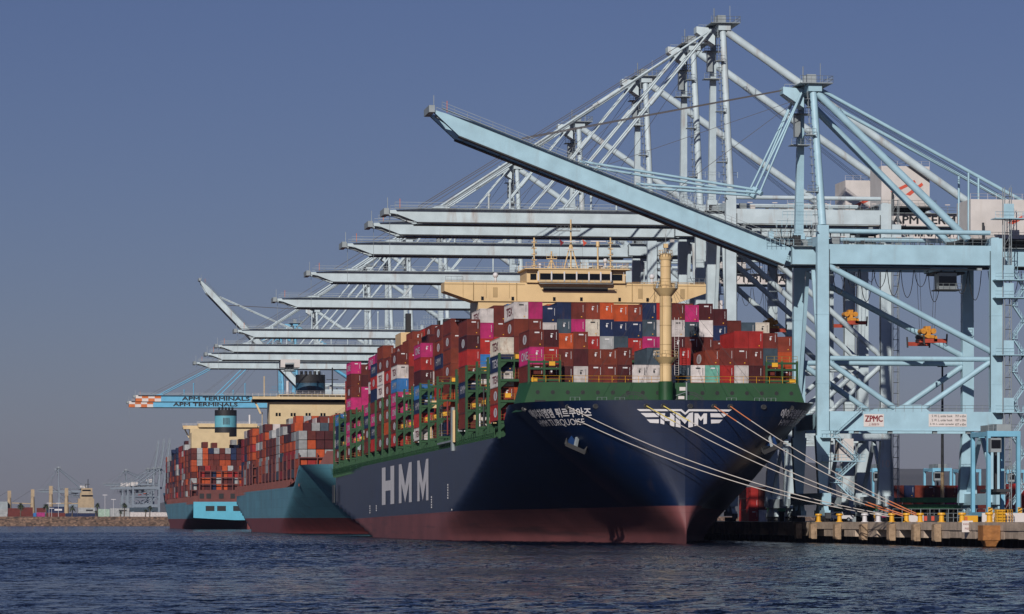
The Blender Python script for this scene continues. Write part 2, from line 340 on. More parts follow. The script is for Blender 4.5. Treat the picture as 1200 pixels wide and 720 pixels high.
# ------------------------------------------------------------------ hull
def sm(t): t = min(1, max(0, t)); return t*t*(3-2*t)
class Hull:
    def __init__(s, L, B, wdeck, wbow, boot, bow_r=22, entry=95, stern0=0.70, cut=9, drop=(24, 36)):
        s.L=L; s.B=B/2; s.wd=wdeck; s.wb=wbow; s.boot=boot; s.r=bow_r; s.e=entry; s.s0=stern0*L; s.cut=cut; s.drop=drop
    def top(s, u): return s.wb+(s.wd-s.wb)*sm((u-s.drop[0])/(s.drop[1]-s.drop[0]))
    def b(s, u, w):
        B = s.B
        if u < s.e:
            bd = B*max(0, 1-(1-min(1,u/s.r))**2.4)**(1/2.4)
            bw = B*max(0, math.sin(math.pi/2*min(1,u/s.e)))**2.05
            q = (u-s.r)/(s.e-s.r)
            zt = s.wb if u < s.r else s.wb-(s.wb-2.5)*(1-(1-q)**1.55)
            t = min(1, max(0, w/zt)); g = 0.72*t+0.28*sm(t)
            if bw > bd: bw = bd
            return bw+(bd-bw)*g
        if u > s.s0:
            t = (u-s.s0)/(s.L-s.s0); wc = s.cut*t**0.9
            full = B*(1-0.05*t*t)
            if w >= wc: return full
            k = (wc-w)/max(s.cut, 1e-3)
            return max(0.6, full*(1-min(1, k*(1.25+1.4*t))))
        return B
    def build(s, name, parent, mh, mboot):
        us = [0, 0.12, 0.3, 0.6, 1, 1.5]+list(np.arange(2.0, 37.5, 0.7))+list(np.arange(39, s.e+8, 3.0))
        n = 12
        us += list(np.linspace(us[-1]+5, s.s0-2, n))+list(np.linspace(s.s0, s.L, 34))
        ws = [-3, 0, 1, 2, 3, 4, s.boot]+[s.boot+(k+1) for k in range(int(s.wd-s.boot)-1)]
        wl = ws[-1]; ws += [('f', k/6) for k in range(1, 7)]
        lvl = lambda u, w: wl+(s.top(u)-wl)*w[1] if isinstance(w, tuple) else w
        under = lambda w: (not isinstance(w, tuple)) and w <= s.boot
        mb = MB(); nu, nw = len(us), len(ws)
        for sgn in (-1, 1):
            base = len(mb.v)
            for u in us:
                for w in ws:
                    w_ = lvl(u, w)
                    mb.v.append((sgn*s.b(u, w_), u-(1.0*(1-sm((w_-1)/4)) if u < 6 else 0), w_))
            for i in range(nu-1):
                for j in range(nw-1):
                    a = base+i*nw+j; q = (a, a+1, a+nw+1, a+nw) if sgn < 0 else (a, a+nw, a+nw+1, a+1)
                    mb.f.append(q); mb.m.append(mb.mi(mboot if under(ws[j+1]) else mh)); mb.smooth.append(True); mb.c.append(None)
        # transom
        i = nu-1
        for j in range(nw-1):
            a = i*nw+j; b = nu*nw+i*nw+j
            mb.f.append((a, a+1, b+1, b)); mb.m.append(mb.mi(mboot if under(ws[j+1]) else mh)); mb.smooth.append(False); mb.c.append(None)
        return mb.build(name, parent)
    def deck(s, parent, m, name='deck'):
        mb = MB(); us = list(np.arange(1, s.r+14, 1.5))+[s.e, s.s0, s.L-0.3]
        for a, b in zip(us[:-1], us[1:]):
            za, zb = s.top(a)-1.25, s.top(b)-1.25
            xa, xb = s.b(a, za)-0.02, s.b(b, zb)-0.02
            mb.face([(-xa,a,za),(xa,a,za),(xb,b,zb),(-xb,b,zb)], m)
        return mb.build(name, parent)
    def surf(s, lat0, sgn, w0):
        """arc-length walker along the plan curve at height w0: returns f(s)->(x,u) starting at |lateral|=lat0 going aft"""
        us = np.linspace(0.0, 60, 3000); xs = np.array([s.b(u, w0) for u in us])
        d = np.r_[0, np.cumsum(np.hypot(np.diff(us), np.diff(xs)))]
        s0 = np.interp(lat0, xs[:np.argmax(xs)+1], d[:np.argmax(xs)+1])
        return us, xs, d, s0

XC, YB, PITCH = 111.0, 573.0, -0.0070
SHIP = empty('container_ship', (XC, YB, -PITCH*183), 'huge dark navy container ship with green breakwater moored bow-on at the quay', 'ship', rx=PITCH)
def ship_world(x, u, w): return Vector((XC+x, YB+u, w+PITCH*(u-183)))
H1 = Hull(348, 51, 17.2, 22.2, 5.0, entry=125, bow_r=21)
H1.build('hull', SHIP, M_NAVY, M_BOOT)
H1.deck(SHIP, M_DGREEN)

def hull_text(hull, parent, txt, s_center, w, size, sgn, width=None, bold=0.02, m=M_LETTER, shear=0.0, name='lettering', off=0.11):
    """lettering laid along the flared bow; s_center = arc length aft of the stem of the text's middle"""
    v, f = text_geo(txt, size, bold=bold, shear=shear, width=width)
    us, xs, d, _ = hull.surf(0, sgn, w)
    mb = MB(); pts = []
    for a, b in v:
        s_ = s_center+(a if sgn > 0 else -a)
        u = float(np.interp(s_, d, us)); ww = w+b; x = hull.b(u, w)
        e = 0.05; dx = hull.b(u+e, w)-hull.b(u-e, w) if u > e else 1; nx_, ny_ = 2*e, -dx; l_ = math.hypot(nx_, ny_); nx_ /= l_; ny_ /= l_
        lo, hi_ = -6.0, 3.0                     # slide along the plan normal until the point meets the flared surface
        for _ in range(30):
            t = (lo+hi_)/2
            if x+nx_*t < hull.b(max(0, u+ny_*t), ww): lo = t
            else: hi_ = t
        t = lo+off; pts.append((sgn*(x+nx_*t), u+ny_*t, ww-0.03))
    mb.add(pts, f, m); return mb.build(name, parent)
us_, xs_, d_, sA = H1.surf(14.6, 1, 20)
hull_text(H1, SHIP, '에이치엠엠 튀르쿠아즈', sA+7.4, 20.3, 1.5, -1, width=14.2, bold=0.02, name='name_lettering')
hull_text(H1, SHIP, 'HMM TURQUOISE', sA+7.4, 18.7, 1.2, -1, width=11.6, bold=0.0, name='name_lettering')
us_, xs_, d_, sB = H1.surf(17.0, 1, 20)
hull_text(H1, SHIP, '에이치엠엠 튀르쿠아즈', sB+6.2, 20.3, 1.5, 1, width=12.9, bold=0.03, name='name_lettering')
hull_text(H1, SHIP, 'HMM TURQUOISE', sB+5.6, 18.75, 1.15, 1, width=11.0, bold=0.0, shear=0.15, name='name_lettering')

def logo():
    """winged three-letter emblem wrapped round the stem; outline units: x -56..56 (px), y 0..-23"""
    polys = []
    def P(*pts): polys.append(pts)
    # top bar with a V notch in the middle, wings, all given in source pixels relative to the centre (x) and top (y down)
    for g in (-1, 1):
        P((g*56.5,0),(g*4,0),(0,4.0),(0,6.6),(g*5,2.4),(g*53,2.4))
        P((g*52,4.6),(g*30,4.6),(g*30.5,9.2),(g*46,9.4))
        P((g*45,12),(g*30.8,12),(g*31,16.6),(g*41,16))
    # H
    P((-29,4.8),(-23.5,4.8),(-24,9.5),(-24.6,18),(-29,16.8)); P((-17.5,4.8),(-12.4,4.8),(-12.6,20.4),(-18,19.4)); P((-23.6,9.2),(-17.6,9.4),(-17.8,14),(-23.8,13.6))
    # big M
    P((-11,3.6),(-6,4.8),(-5.2,21.6),(-11,20.6)); P((-6.4,4.8),(-0.2,11.2),(-0.2,17.2),(-6.2,10.5))
    P((9.2,3.6),(4.2,4.8),(3.4,21.6),(9.2,20.6)); P((5.0,4.8),(-0.2,11.2),(-0.2,17.2),(4.6,10.5))
    # small M
    P((11,4.8),(15.5,4.8),(15.3,18.9),(10.8,19.8)); P((26,4.8),(21.8,4.8),(21.6,17.5),(25.8,16.8)); P((15.2,4.9),(18.6,9.4),(18.6,13.6),(15,9.6)); P((22,4.9),(18.6,9.4),(18.6,13.6),(22,9.6))
    us, xs, d, _ = H1.surf(0, 1, 19.5)
    mb = MB()
    def conv(px, py):
        lat = px/7.2; w = 20.75-py/7.2; a = abs(lat); g = -1 if lat < 0 else 1
        u = float(np.interp(a, xs[:1200], us[:1200]))          # same lateral on the reference curve
        lo, hi = 0.0, 12.0
        for _ in range(24):
            mi = (lo+hi)/2
            if H1.b(mi, w) < a: lo = mi
            else: hi = mi
        return (lat+g*0.03, lo-0.10, w-0.05)
    for p in polys:
        # subdivide each polygon in vertical slices so it follows the curve
        xsn = [q[0] for q in p]; x0, x1 = min(xsn), max(xsn); n = max(1, int((x1-x0)/3))
        for k in range(n):
            a, b = x0+(x1-x0)*k/n, x0+(x1-x0)*(k+1)/n
            q = list(p)
            for bound, keep in ((a, 1), (b, -1)):
                r_ = []
                for i in range(len(q)):
                    A, B = q[i], q[(i+1) % len(q)]
                    ia, ib = (A[0]-bound)*keep >= -1e-9, (B[0]-bound)*keep >= -1e-9
                    if ia: r_.append(A)
                    if ia != ib:
                        t = (bound-A[0])/(B[0]-A[0]); r_.append((bound, A[1]+(B[1]-A[1])*t))
                q = r_
                if not q: break
            if len(q) >= 3: mb.face([conv(*pt) for pt in q], M_LETTER)
    return mb.build('winged_emblem', SHIP)
logo()
# the three huge letters on the flat side
mb = MB()
def side_poly(pts): mb.face([(-25.56, u, w) for u, w in pts], M_LETTER)
def big_H(u0, u1, w0, w1):                   # u0 > u1 : left to right in view
    t = (u0-u1)*0.30; zm = (w0+w1)/2
    side_poly([(u0,w0),(u0-t,w0),(u0-t,w1),(u0,w1)]); side_poly([(u1+t,w0),(u1,w0),(u1,w1),(u1+t,w1)]); side_poly([(u0-t,zm-1.1),(u1+t,zm-1.1),(u1+t,zm+1.1),(u0-t,zm+1.1)])
def big_M(u0, u1, w0, w1):
    t = (u0-u1)*0.21; um = (u0+u1)/2
    side_poly([(u0,w0),(u0-t,w0),(u0-t,w1),(u0,w1)]); side_poly([(u1+t,w0),(u1,w0),(u1,w1),(u1+t,w1)])
    side_poly([(u0-t,w1),(u0-t,w1-4.2),(um,w0),(um,w0+3.6)]); side_poly([(u1+t,w1),(um,w0+3.6),(um,w0),(u1+t,w1-4.2)])
big_H(224, 199, 7.6, 15.9); mb.build('side_letter', SHIP); mb = MB(); big_M(190, 166, 7.6, 15.9); mb.build('side_letter', SHIP); mb = MB(); big_M(156, 137, 7.6, 15.9); mb.build('side_letter', SHIP)
# draught marks, small white ticks along the side
mb = MB()
for u, w, h in ((250,6,2.2),(236,6.4,1.6),(132,6,2.6),(106,7.5,3.2),(100,5.2,0.5),(170,5.2,0.4)):
    for k in range(int(h/0.5)): mb.box(-25.60, -25.52, u, u+0.5, w+k*0.5, w+k*0.5+0.28, M_LETTER)
mb.build('draught_marks', SHIP)
mb = MB(); mb.box(-25.62, -25.40, 338, 343, 9.5, 14.0, M_DARK); mb.build('side_hatch', SHIP)

# fairleads and bulwark openings near the bow
def bow_point(lat, w, off=0.1):
    a = abs(lat); lo, hi = 0.0, 24.0
    for _ in range(30):
        mi = (lo+hi)/2
        if H1.b(mi, w) < a: lo = mi
        else: hi = mi
    return Vector((lat, lo-off, w))
FAIR = {}
for i, (px, py) in enumerate(((617,480),(658,478),(696,477),(754,475),(774,475),(806,474),(835,475),(855,476),(898,476),(926,478))):
    zc = 585 if 690 < px < 900 else 592
    lat = (px+5)/4242*zc-XC; lat = max(-24.2, min(24.2, lat)); p = bow_point(lat, 21.2)
    FAIR[px] = p
    mb = MB(); n = 14
    for k in range(n):
        a, b = 2*math.pi*k/n, 2*math.pi*(k+1)/n
        mb.tube(p+Vector((math.cos(a)*0.42,-0.05,math.sin(a)*0.34)), p+Vector((math.cos(b)*0.42,-0.05,math.sin(b)*0.34)), 0.08, M_DARK, 5)
    mb.face([p+Vector((math.cos(2*math.pi*k/n)*0.5,-0.06,math.sin(2*math.pi*k/n)*0.36)) for k in range(n)], M_BLACK)
    mb.build('fairlead', SHIP)
# anchors
M_ANCH = mat('anchor_steel', (0.02,0.02,0.022), 0.6, dirt=0.3)
def anchor(lat, w):
    p = bow_point(lat, w, 0.0); sg = 1 if lat < 0 else -1
    hp = MB()
    hp.frustum((p.x, p.y+0.6, w-0.2), (3.6, 1.6), (p.x+sg*0.4, p.y-0.3, w+2.4), (2.2, 1.6), mat('anchor_pocket_blue', (0.01, 0.045, 0.16), 0.5, dirt=0.1)); a_ = hp.build('anchor_pocket', SHIP)
    mb = MB()
    c = p+Vector((-sg*0.6, -1.6, -0.5))
    mb.bar(c+Vector((sg*0.6,0.3,2.6)), c, 0.5, 0.45, M_STEEL)
    mb.bar(c+Vector((-1.6,0,-0.2-0.7*sg*-1)), c+Vector((1.6,0,-0.2+0.7*sg*-1)), 0.7, 0.7, M_ANCH)
    for t in (-1, 1):
        q = c+Vector((t*1.5,0,-0.2+t*0.7*sg*-1)); mb.tube(q, q+Vector((t*0.2+sg*0.2,-0.3,1.0)), 0.40, M_ANCH, 6, 0.08)
    mb.build('anchor', SHIP)
anchor(-16.2, 15.2); anchor(15.2, 15.2)
# breakwater
mb = MB(); bx = 24.4
vs = [(-bx,17.4,20.9),(bx,17.4,20.9),(22.6,17.4,25.8),(-22.6,17.4,25.8)]
mb.add(vs+[(x,y+0.4,z) for x,y,z in vs], [(0,1,2,3),(7,6,5,4),(3,2,6,7),(0,3,7,4),(1,5,6,2)], M_DGREEN)
for sx in (-1, 1): mb.add([(sx*bx,17.4,20.9),(sx*22.6,17.4,25.8),(sx*24.0,22.5,25.8),(sx*25.1,23.5,20.9)], [(0,1,2,3)], M_DGREEN)
BW = mb.build('breakwater', SHIP)
mb = MB(); n = 18
for k in range(n):
    x = -21.6+43.2*k/(n-1); mb.add([(x+0.36*math.cos(t*math.pi/5), 17.39, 24.1+0.36*math.sin(t*math.pi/5)) for t in range(10)], [tuple(range(10))], M_BLACK)
for x in (-21.2, 21.2): mb.box(x-0.9, x+0.9, 17.36, 17.39, 21.9, 22.8, M_BLACK)
mb.build('opening', BW)
mb = MB(); mb.rail([(-22.4,17.7,25.8),(22.4,17.7,25.8)], M_YEL, 1.1, 2.2, 0.04); mb.build('handrail', BW)
# forecastle gear
def winch(x):
    mb = MB(); y = 12.5; n = 18
    for rr in (2.6, 2.2):
        for k in range(n//2+1):
            a, b = math.pi*k/(n//2+1), math.pi*(k+1)/(n//2+1)
            mb.tube((x+rr*math.cos(a),y,21.8+rr*math.sin(a)*0.85),(x+rr*math.cos(b),y,21.8+rr*math.sin(b)*0.85),0.10,M_DARK,4)
    for k in range(7): a = math.pi*k/6; mb.tube((x,y,21.8),(x+2.6*math.cos(a),y,21.8+2.2*math.sin(a)),0.05,M_DARK,4)
    mb.box(x-1.2,x+1.2,y+0.3,y+2,21,22.6,M_DGREEN); mb.tube((x-2,y+1,22.3),(x+2,y+1,22.3),0.5,M_DGREEN,10)
    return mb.build('mooring_winch', SHIP)
for x in (-6.3, 3.2): winch(x)
for x in (-16.5, -12, -9, 9.8, 14.5, 16.5):
    mb = MB(); mb.rail([(x-0.8,10,21.0),(x+0.8,10,21.0)], M_STEEL, 2.0, 0.8, 0.04, 3); mb.build('access_ladder', SHIP)
mb = MB(); mb.tube((2.4,11,21),(2.4,11,25.6),0.14,M_STEEL,6); mb.box(1.2,2.2,10.9,11.1,24.2,24.8,M_SIGN); mb.box(1.0,2.0,10.9,11.1,22.8,23.3,M_SIGN); mb.tube((2.4,11,24),(0.6,11,23.4),0.06,M_STEEL,4); mb.build('light_post', SHIP)
# foremast
FM = MB(); mx, my = -0.3, 15.3
FM.tube((mx,my,20.9),(mx,my,25.9),1.22,M_DGREEN,20); FM.tube((mx,my,25.9),(mx,my,41.5),1.0,M_BEIGE,20); FM.tube((mx,my,41.5),(mx,my,47.2),0.88,M_BEIGE,20)
fm = FM.build('foremast', SHIP)
mb = MB()
for w in (28.6,32.0,35.2,38.4,43.0,45.0): mb.tube((mx,my,w),(mx,my,w+.09),1.03 if w < 41 else .91,M_TRIM,20)
mb.tube((mx-.75,my-.78,21),(mx-.75,my-.78,41),.06,M_TRIM,5); mb.build('cable_conduit', fm)
mb = MB(); mb.tube((mx+1.5,my,27),(mx+1.5,my,36.6),0.04,M_SIGN,4); mb.tube((mx+2.2,my,27),(mx+2.2,my,36.6),0.04,M_SIGN,4)
for k in range(24): mb.tube((mx+1.5,my,27+k*0.4),(mx+2.2,my,27+k*0.4),0.035,M_SIGN,3)
mb.build('ladder', fm)
def ringplat(w, r, dz=0.9):
    mb = MB(); mb.tube((mx,my,w-dz),(mx,my,w),1.0,M_BEIGE,16,r); n = 14
    pts = [(mx+r*math.cos(2*math.pi*k/n), my+r*math.sin(2*math.pi*k/n), w) for k in range(n+1)]
    mb.rail(pts, M_BEIGE, 1.1, 1.0, 0.04); return mb
ringplat(29.9, 2.0, 1.1).build('platform', fm)
mb = ringplat(41.4, 2.1, 1.3); mb.tube((mx-1.6,my-0.6,41.4),(mx-1.2,my-0.6,43.0),0.25,M_STEEL,8); mb.tube((mx+1.8,my,41.5),(mx+1.8,my,42.4),0.3,M_STEEL,8); mb.build('platform', fm)
mb = ringplat(46.7, 1.15, 0.5); mb.tube((mx,my,47),(mx,my,48.6),0.28,M_STEEL,8); mb.tube((mx,my,48.6),(mx,my,50.6),0.05,M_STEEL,4); mb.box(mx-0.35,mx+0.35,my-0.35,my+0.35,48.2,48.9,M_BEIGE); mb.build('lantern', fm)
mb = MB()
for sx in (-1, 1):
    for q in (6.5, 11, 17): mb.tube((mx+sx*0.8,my,42.2),(mx+sx*q,my+0.5 if q<10 else 10,25.2 if q<10 else 21.2),0.03,M_CABLE,3,caps=False)
mb.build('stay_wire', fm)

# ------------------------------------------------------------------ lashing bridges and coaming of the big ship
def lashing_bridge(half=25.2, w0=17.0, w1=31.0):
    mb = MB(); n = int(round(2*half/5.04)); xs = [-half+2*half*i/n for i in range(n+1)]
    lv = [20.0, 23.6, 27.2, 30.6]
    for y in (-0.55, 0.55):
        for x in xs: mb.box(x-0.16, x+0.16, y-0.1, y+0.1, w0, w1+0.7, M_DGREEN)
        for w in lv: mb.box(-half, half, y-0.08, y+0.08, w-0.42, w-0.05, M_DGREEN)
        for x in xs[:-1]:
            xm = x+2*half/n/2; mb.box(xm-0.1, xm+0.1, y-0.07, y+0.07, w1-3.5, w1, M_DGREEN)
            for w in lv:
                mb.add([(x+0.2,y,w-0.5),(x+1.3,y,w-0.5),(x+0.2,y,w-1.5)], [(0,1,2)], M_DGREEN); mb.add([(x+2*half/n-0.2,y,w-0.5),(x+2*half/n-1.3,y,w-0.5),(x+2*half/n-0.2,y,w-1.5)], [(0,1,2)], M_DGREEN)
    for w in lv: mb.box(-half, half, -0.5, 0.5, w-0.05, w, M_DGREEN)
    return mb
def lash_rails(half=25.2):
    mb = MB()
    for w in (20.0, 23.6, 27.2, 30.6): mb.rail([(-half,-0.62,w),(half,-0.62,w)], M_RAIL, 1.05, 2.5, 0.035)
    for x, w in ((-half+3.2,30.7),(-half+1.4,24.0),(half-3,30.7),(-half+4.0,27.3),(half-1.2,20.1)): mb.box(x-0.5,x+0.5,-0.8,-0.64,w,w+0.75,M_YEL)
    return mb
M_RAIL = mat('yellow_handrail', (0.42, 0.30, 0.08), 0.6, dirt=0.2)
bays = [k for k in range(0, 22) if k not in (5,)]
lb0 = lashing_bridge(); lbm = lb0.mesh('lashing_bridge'); lrm = lash_rails().mesh('handrail')
for k in bays:
    o = bpy.data.objects.new('lashing_bridge', lbm); COL.objects.link(o); o.parent = SHIP; o.location = (0, 39+14.5*k-1.25, 0)
    r_ = bpy.data.objects.new('handrail', lrm); COL.objects.link(r_); r_.parent = o
# the small frames on either side of the foremost stack
for sx in (-1, 1):
    mb = MB(); xs = [sx*22.9, sx*20.3, sx*17.6]
    for x in xs: mb.box(x-0.17, x+0.17, 18.6, 19.0, 25.2, 29.6, M_DGREEN)
    a, b = min(xs), max(xs)
    for w in (26.4, 28.3, 29.4): mb.box(a, b, 18.62, 18.98, w-0.35, w, M_DGREEN)
    f = mb.build('lashing_frame', SHIP)
    mb = MB(); mb.rail([(a,18.6,29.4),(b,18.6,29.4)], M_RAIL, 1.0, 1.5, 0.04); mb.box(sx*19-0.5,sx*19+0.5,18.4,18.55,28.6,29.3,M_YEL); mb.box(sx*22-0.5,sx*22+0.5,18.4,18.55,25.9,26.6,M_YEL); mb.build('handrail', f)
mb = MB(); mb.box(-22.9, 22.9, 44, 344, 15.9, 20.05, M_DGREEN); mb.box(-20, 20, 21, 44, 18.6, 20.05, M_DGREEN)
mb.build('hatch_coaming', SHIP)
mb = MB(); u = 44
while u < 346:
    mb.box(-25.3,-25.1,u,u+0.25,16,18.9,M_DGREEN); mb.add([(-25.1,u+0.1,16),(-23.0,u+0.1,16),(-23.0,u+0.1,19.9)],[(0,1,2)],M_DGREEN); u += 2.4
mb.rail([(-25.4,44,16.6),(-25.4,346,16.6)], M_DGREEN, 1.5, 2.4, 0.05, 3)
mb.build('stanchions', SHIP)
# accommodation ladder and pilot gear on the starboard side
mb = MB(); mb.bar((-25.7,98,18.3),(-25.7,120,18.3),0.4,0.35,M_STEEL); mb.box(-26.0,-25.5,96.5,98.2,16.4,24.6,M_STEEL); mb.box(-25.9,-25.5,95.5,96.4,18,24,M_BEIGE); mb.build('gangway_ladder', SHIP)
# beige lockers and pipes seen between the frames
rr = random.Random(11)
for k in (1, 2, 4, 5, 6, 7, 9, 10, 16, 17, 19):
    u0 = 39+14.5*k; mb = MB()
    for _ in range(9):
        x = rr.uniform(-24.5,-19.5); u = u0+rr.uniform(0.6,11); w = rr.uniform(20.2, 27); 
        c = rr.choice([M_LETTER, M_STEEL, M_DARK, M_DRED, M_BEIGE, M_STEEL, M_DARK, M_SPRED])
        if rr.random() < .5: mb.box(x, x+rr.uniform(.5,1.6), u, u+rr.uniform(.5,2), w, w+rr.uniform(.4,1.6), c)
        else: mb.tube((x,u,20),(x,u,20+rr.uniform(2,8)),0.16,c,6)
    mb.rail([(-24.6,u0,23.6),(-24.6,u0+12,23.6)], M_RAIL, 1.0, 3, 0.04)
    mb.build('deck_fittings', SHIP)

# ------------------------------------------------------------------ bridge house of the big ship
mb = MB(); y0 = 111.0
mb.box(-19, 19, y0, y0+12, 17, 48.8, M_BEIGE)
mb.add([(-25.6,y0-0.4,46.9+0.6),(-20,y0-0.4,45.6),(20,y0-0.4,45.6),(25.6,y0-0.4,47.5),(25.6,y0-0.4,49.25),(-25.6,y0-0.4,49.25),
        (-25.6,y0+5,47.5),(-20,y0+5,45.6),(20,y0+5,45.6),(25.6,y0+5,47.5),(25.6,y0+5,49.25),(-25.6,y0+5,49.25)],
       [(0,1,2,3,4,5),(11,10,9,8,7,6),(5,4,10,11),(0,5,11,6),(4,3,9,10),(0,6,7,1),(1,7,8,2),(2,8,9,3)], M_BEIGE)
house = mb.build('bridge_house', SHIP)
mb = MB(); mb.box(-9.7, 9.7, y0-1.0, y0+8, 49.25, 51.75, M_BEIGE); mb.box(-7.6, 6.6, y0-2.2, y0-0.98, 49.25, 51.75, M_BEIGE)
mb.box(-10.2,10.2,y0-2.4,y0+8.2,51.75,51.95,M_BEIGE); wh = mb.build('wheelhouse', house)
mb = MB()
for x in (-22,-17.5,-13,13,17.5,22): mb.box(x-.04,x+.04,y0-.45,y0-.41,46.2,49.2,M_TRIM)
mb.box(-25.6,-10,y0-.46,y0-.41,48.82,48.95,M_TRIM); mb.box(10,25.6,y0-.46,y0-.41,48.82,48.95,M_TRIM)
for x in (-16.2,12.2,20.5): mb.box(x,x+.9,y0-.47,y0-.41,46.4,48.3,M_TRIM)
for x in (-20,-11.6,11,15.4): mb.tube((x,y0-.5,45.8),(x,y0-.5,49.2),.07,M_TRIM,5)
mb.build('wall_fittings', house)
xs = [-9.0,-7.8, -7.3,-5.2,-4.9,-2.7,-2.4,-0.3,0.0,2.1,2.4,4.4,4.7,6.4, 6.9,9.0]
for a, b in zip(xs[::2], xs[1::2]):
    mb = MB(); yy = y0-2.23 if -7.6 < a < 6.5 else y0-1.03
    mb.box(a, b, yy, yy+0.1, 49.75, 50.95, M_GLASS); mb.build('window', wh)
mb = MB()
for a in xs[1::2]: mb.box(a+0.02, a+0.28 if a < 8 else a+0.1, y0-2.3, y0-2.2, 49.5, 51.3, M_LETTER)
mb.box(-7.5, 6.8, y0-3.3, y0-2.3, 48.9, 49.0, M_STEEL); mb.rail([(-7.5,y0-3.3,49),(6.8,y0-3.3,49)], M_STEEL, 0.6, 1.2, 0.04); mb.box(-6.4,6.2,y0-0.6,y0-0.42,47.7,48.4,M_DARK); mb.build('catwalk', wh)
mb = MB(); mb.rail([(-25.4,y0-0.3,49.25),(-22,y0-0.3,49.25)], M_STEEL, 1.1, 1, 0.04); mb.build('handrail', house); mb = MB(); mb.rail([(22,y0-0.3,49.25),(25.4,y0-0.3,49.25)], M_STEEL, 1.1, 1, 0.04)
mb.rail([(-25.4,y0-0.3,49.25),(25.4,y0-0.3,49.25)], M_BEIGE, 0.3, 3, 0.05)
mb.rail([(-10,y0-2.3,51.95),(10,y0-2.3,51.95),(10,y0+8,51.95),(-10,y0+8,51.95)], M_BEIGE, 1.1, 1.2, 0.04); mb.build('handrail', house)
mb = MB()
for x in (-18.5,-12.6,-4.5,0.8,8.3,13.8,16.6,18.4): mb = MB(); mb.box(x,x+0.5,y0-0.5,y0-0.42,45.8,46.5,M_GLASS); mb.build('porthole', house)
def antmast(x, h, kind):
    mb = MB(); y = y0+2; mb.tube((x,y,51.95),(x,y,51.95+h),0.16,M_BEIGE,6)
    if kind == 0:
        for k in range(int(h/1.1)): mb.box(x-0.5,x+0.5,y-0.3,y+0.3,52.6+k*1.15,52.75+k*1.15,M_BEIGE); mb.tube((x+0.3*(-1)**k,y-0.3,52.75+k*1.15),(x+0.3*(-1)**k,y-0.3,53.15+k*1.15),0.17,M_STEEL,6)
    elif kind == 1:
        for g in (-1,1): mb.tube((x+g*0.9,y,51.95),(x,y,51.95+h*.6),0.09,M_BEIGE,5)
        mb.box(x-1.0,x+1.0,y-.4,y+.4,54.0,54.15,M_BEIGE); mb.rail([(x-1,y-.4,54.1),(x+1,y-.4,54.1)],M_BEIGE,.9,.7,.03)
    elif kind == 2:
        for g in (-1,1): mb.tube((x+g*1.4,y,51.95),(x,y,51.95+h*.55),0.12,M_BEIGE,5)
        mb.box(x-2.8,x+1.8,y-.6,y+.4,59.5,59.65,M_STEEL); mb.rail([(x-2.8,y-.6,59.6),(x+1.8,y-.6,59.6)],M_STEEL,.9,.8,.03); mb.tube((x-1.5,y-.8,57.4),(x+1.5,y-.8,57.4),.12,M_LETTER,6); mb.tube((x-1.2,y-.8,55.9),(x+1.3,y-.8,55.9),.09,M_LETTER,6)
    else:
        mb.tube((x-1.4,y,51.95+h),(x+1.6,y,51.95+h),0.14,M_LETTER,6); mb.tube((x,y,51.95+h-1),(x,y,51.95+h),.35,M_BEIGE,8)
    mb.build('antenna_mast', house)
for x, h, k in ((-7.8,6.2,0),(-4.4,3.6,1),(-0.6,9.8,2),(4.7,5.6,3),(7.2,6.4,0)): antmast(x, h, k)
for x, m_ in ((-2.9, M_DRED), (1.6, M_REDP)):
    mb = MB(); mb.add([(x,y0+1.5,57.9),(x+0.9,y0+1.6,57.2),(x+0.2,y0+1.4,56.6)],[(0,1,2)],m_); mb.tube((x,y0+1.5,52),(x,y0+1.5,59),.02,M_CABLE,3); mb.build('signal_flag', house)
def dome(x, r, zz, y=None):
    y = y0+1 if y is None else y
    mb = MB(); mb.tube((x,y,zz-0.9),(x,y,zz),r*.45,M_LETTER,8); n = 10
    for i in range(6):
        a, b = -math.pi/2+math.pi*i/6, -math.pi/2+math.pi*(i+1)/6
        mb.tube((x,y,zz+r*math.sin(a)+r*.8),(x,y,zz+r*math.sin(b)+r*.8),max(.02,r*math.cos(a)),M_LETTER,n,max(.02,r*math.cos(b)),caps=False)
    mb.build('radar_dome', house)
for x, r, z in ((-15.5,.55,50.3),(15.2,.55,50.3),(6.0,.45,53.4),(-6.8,.3,52.6)): dome(x, r, z)
# aft engine casing with exhausts
mb = MB(); ue = 39+14.5*16.6
mb.box(-15, 6, ue, ue+12, 17, 49.6, M_BEIGE); ec = mb.build('engine_casing', SHIP)
mb = MB(); mb.box(-13.6,-12.4,ue+1,ue+3,49.6,54.2,M_BLACK); mb.build('exhaust', ec); mb = MB(); mb.box(-4.4,-1.0,ue+1,ue+4,49.6,53.0,M_BLACK); mb.tube((-5.6,ue+2,49.6),(-5.6,ue+2,52.6),.4,M_BLACK,8); mb.build('exhaust', ec)

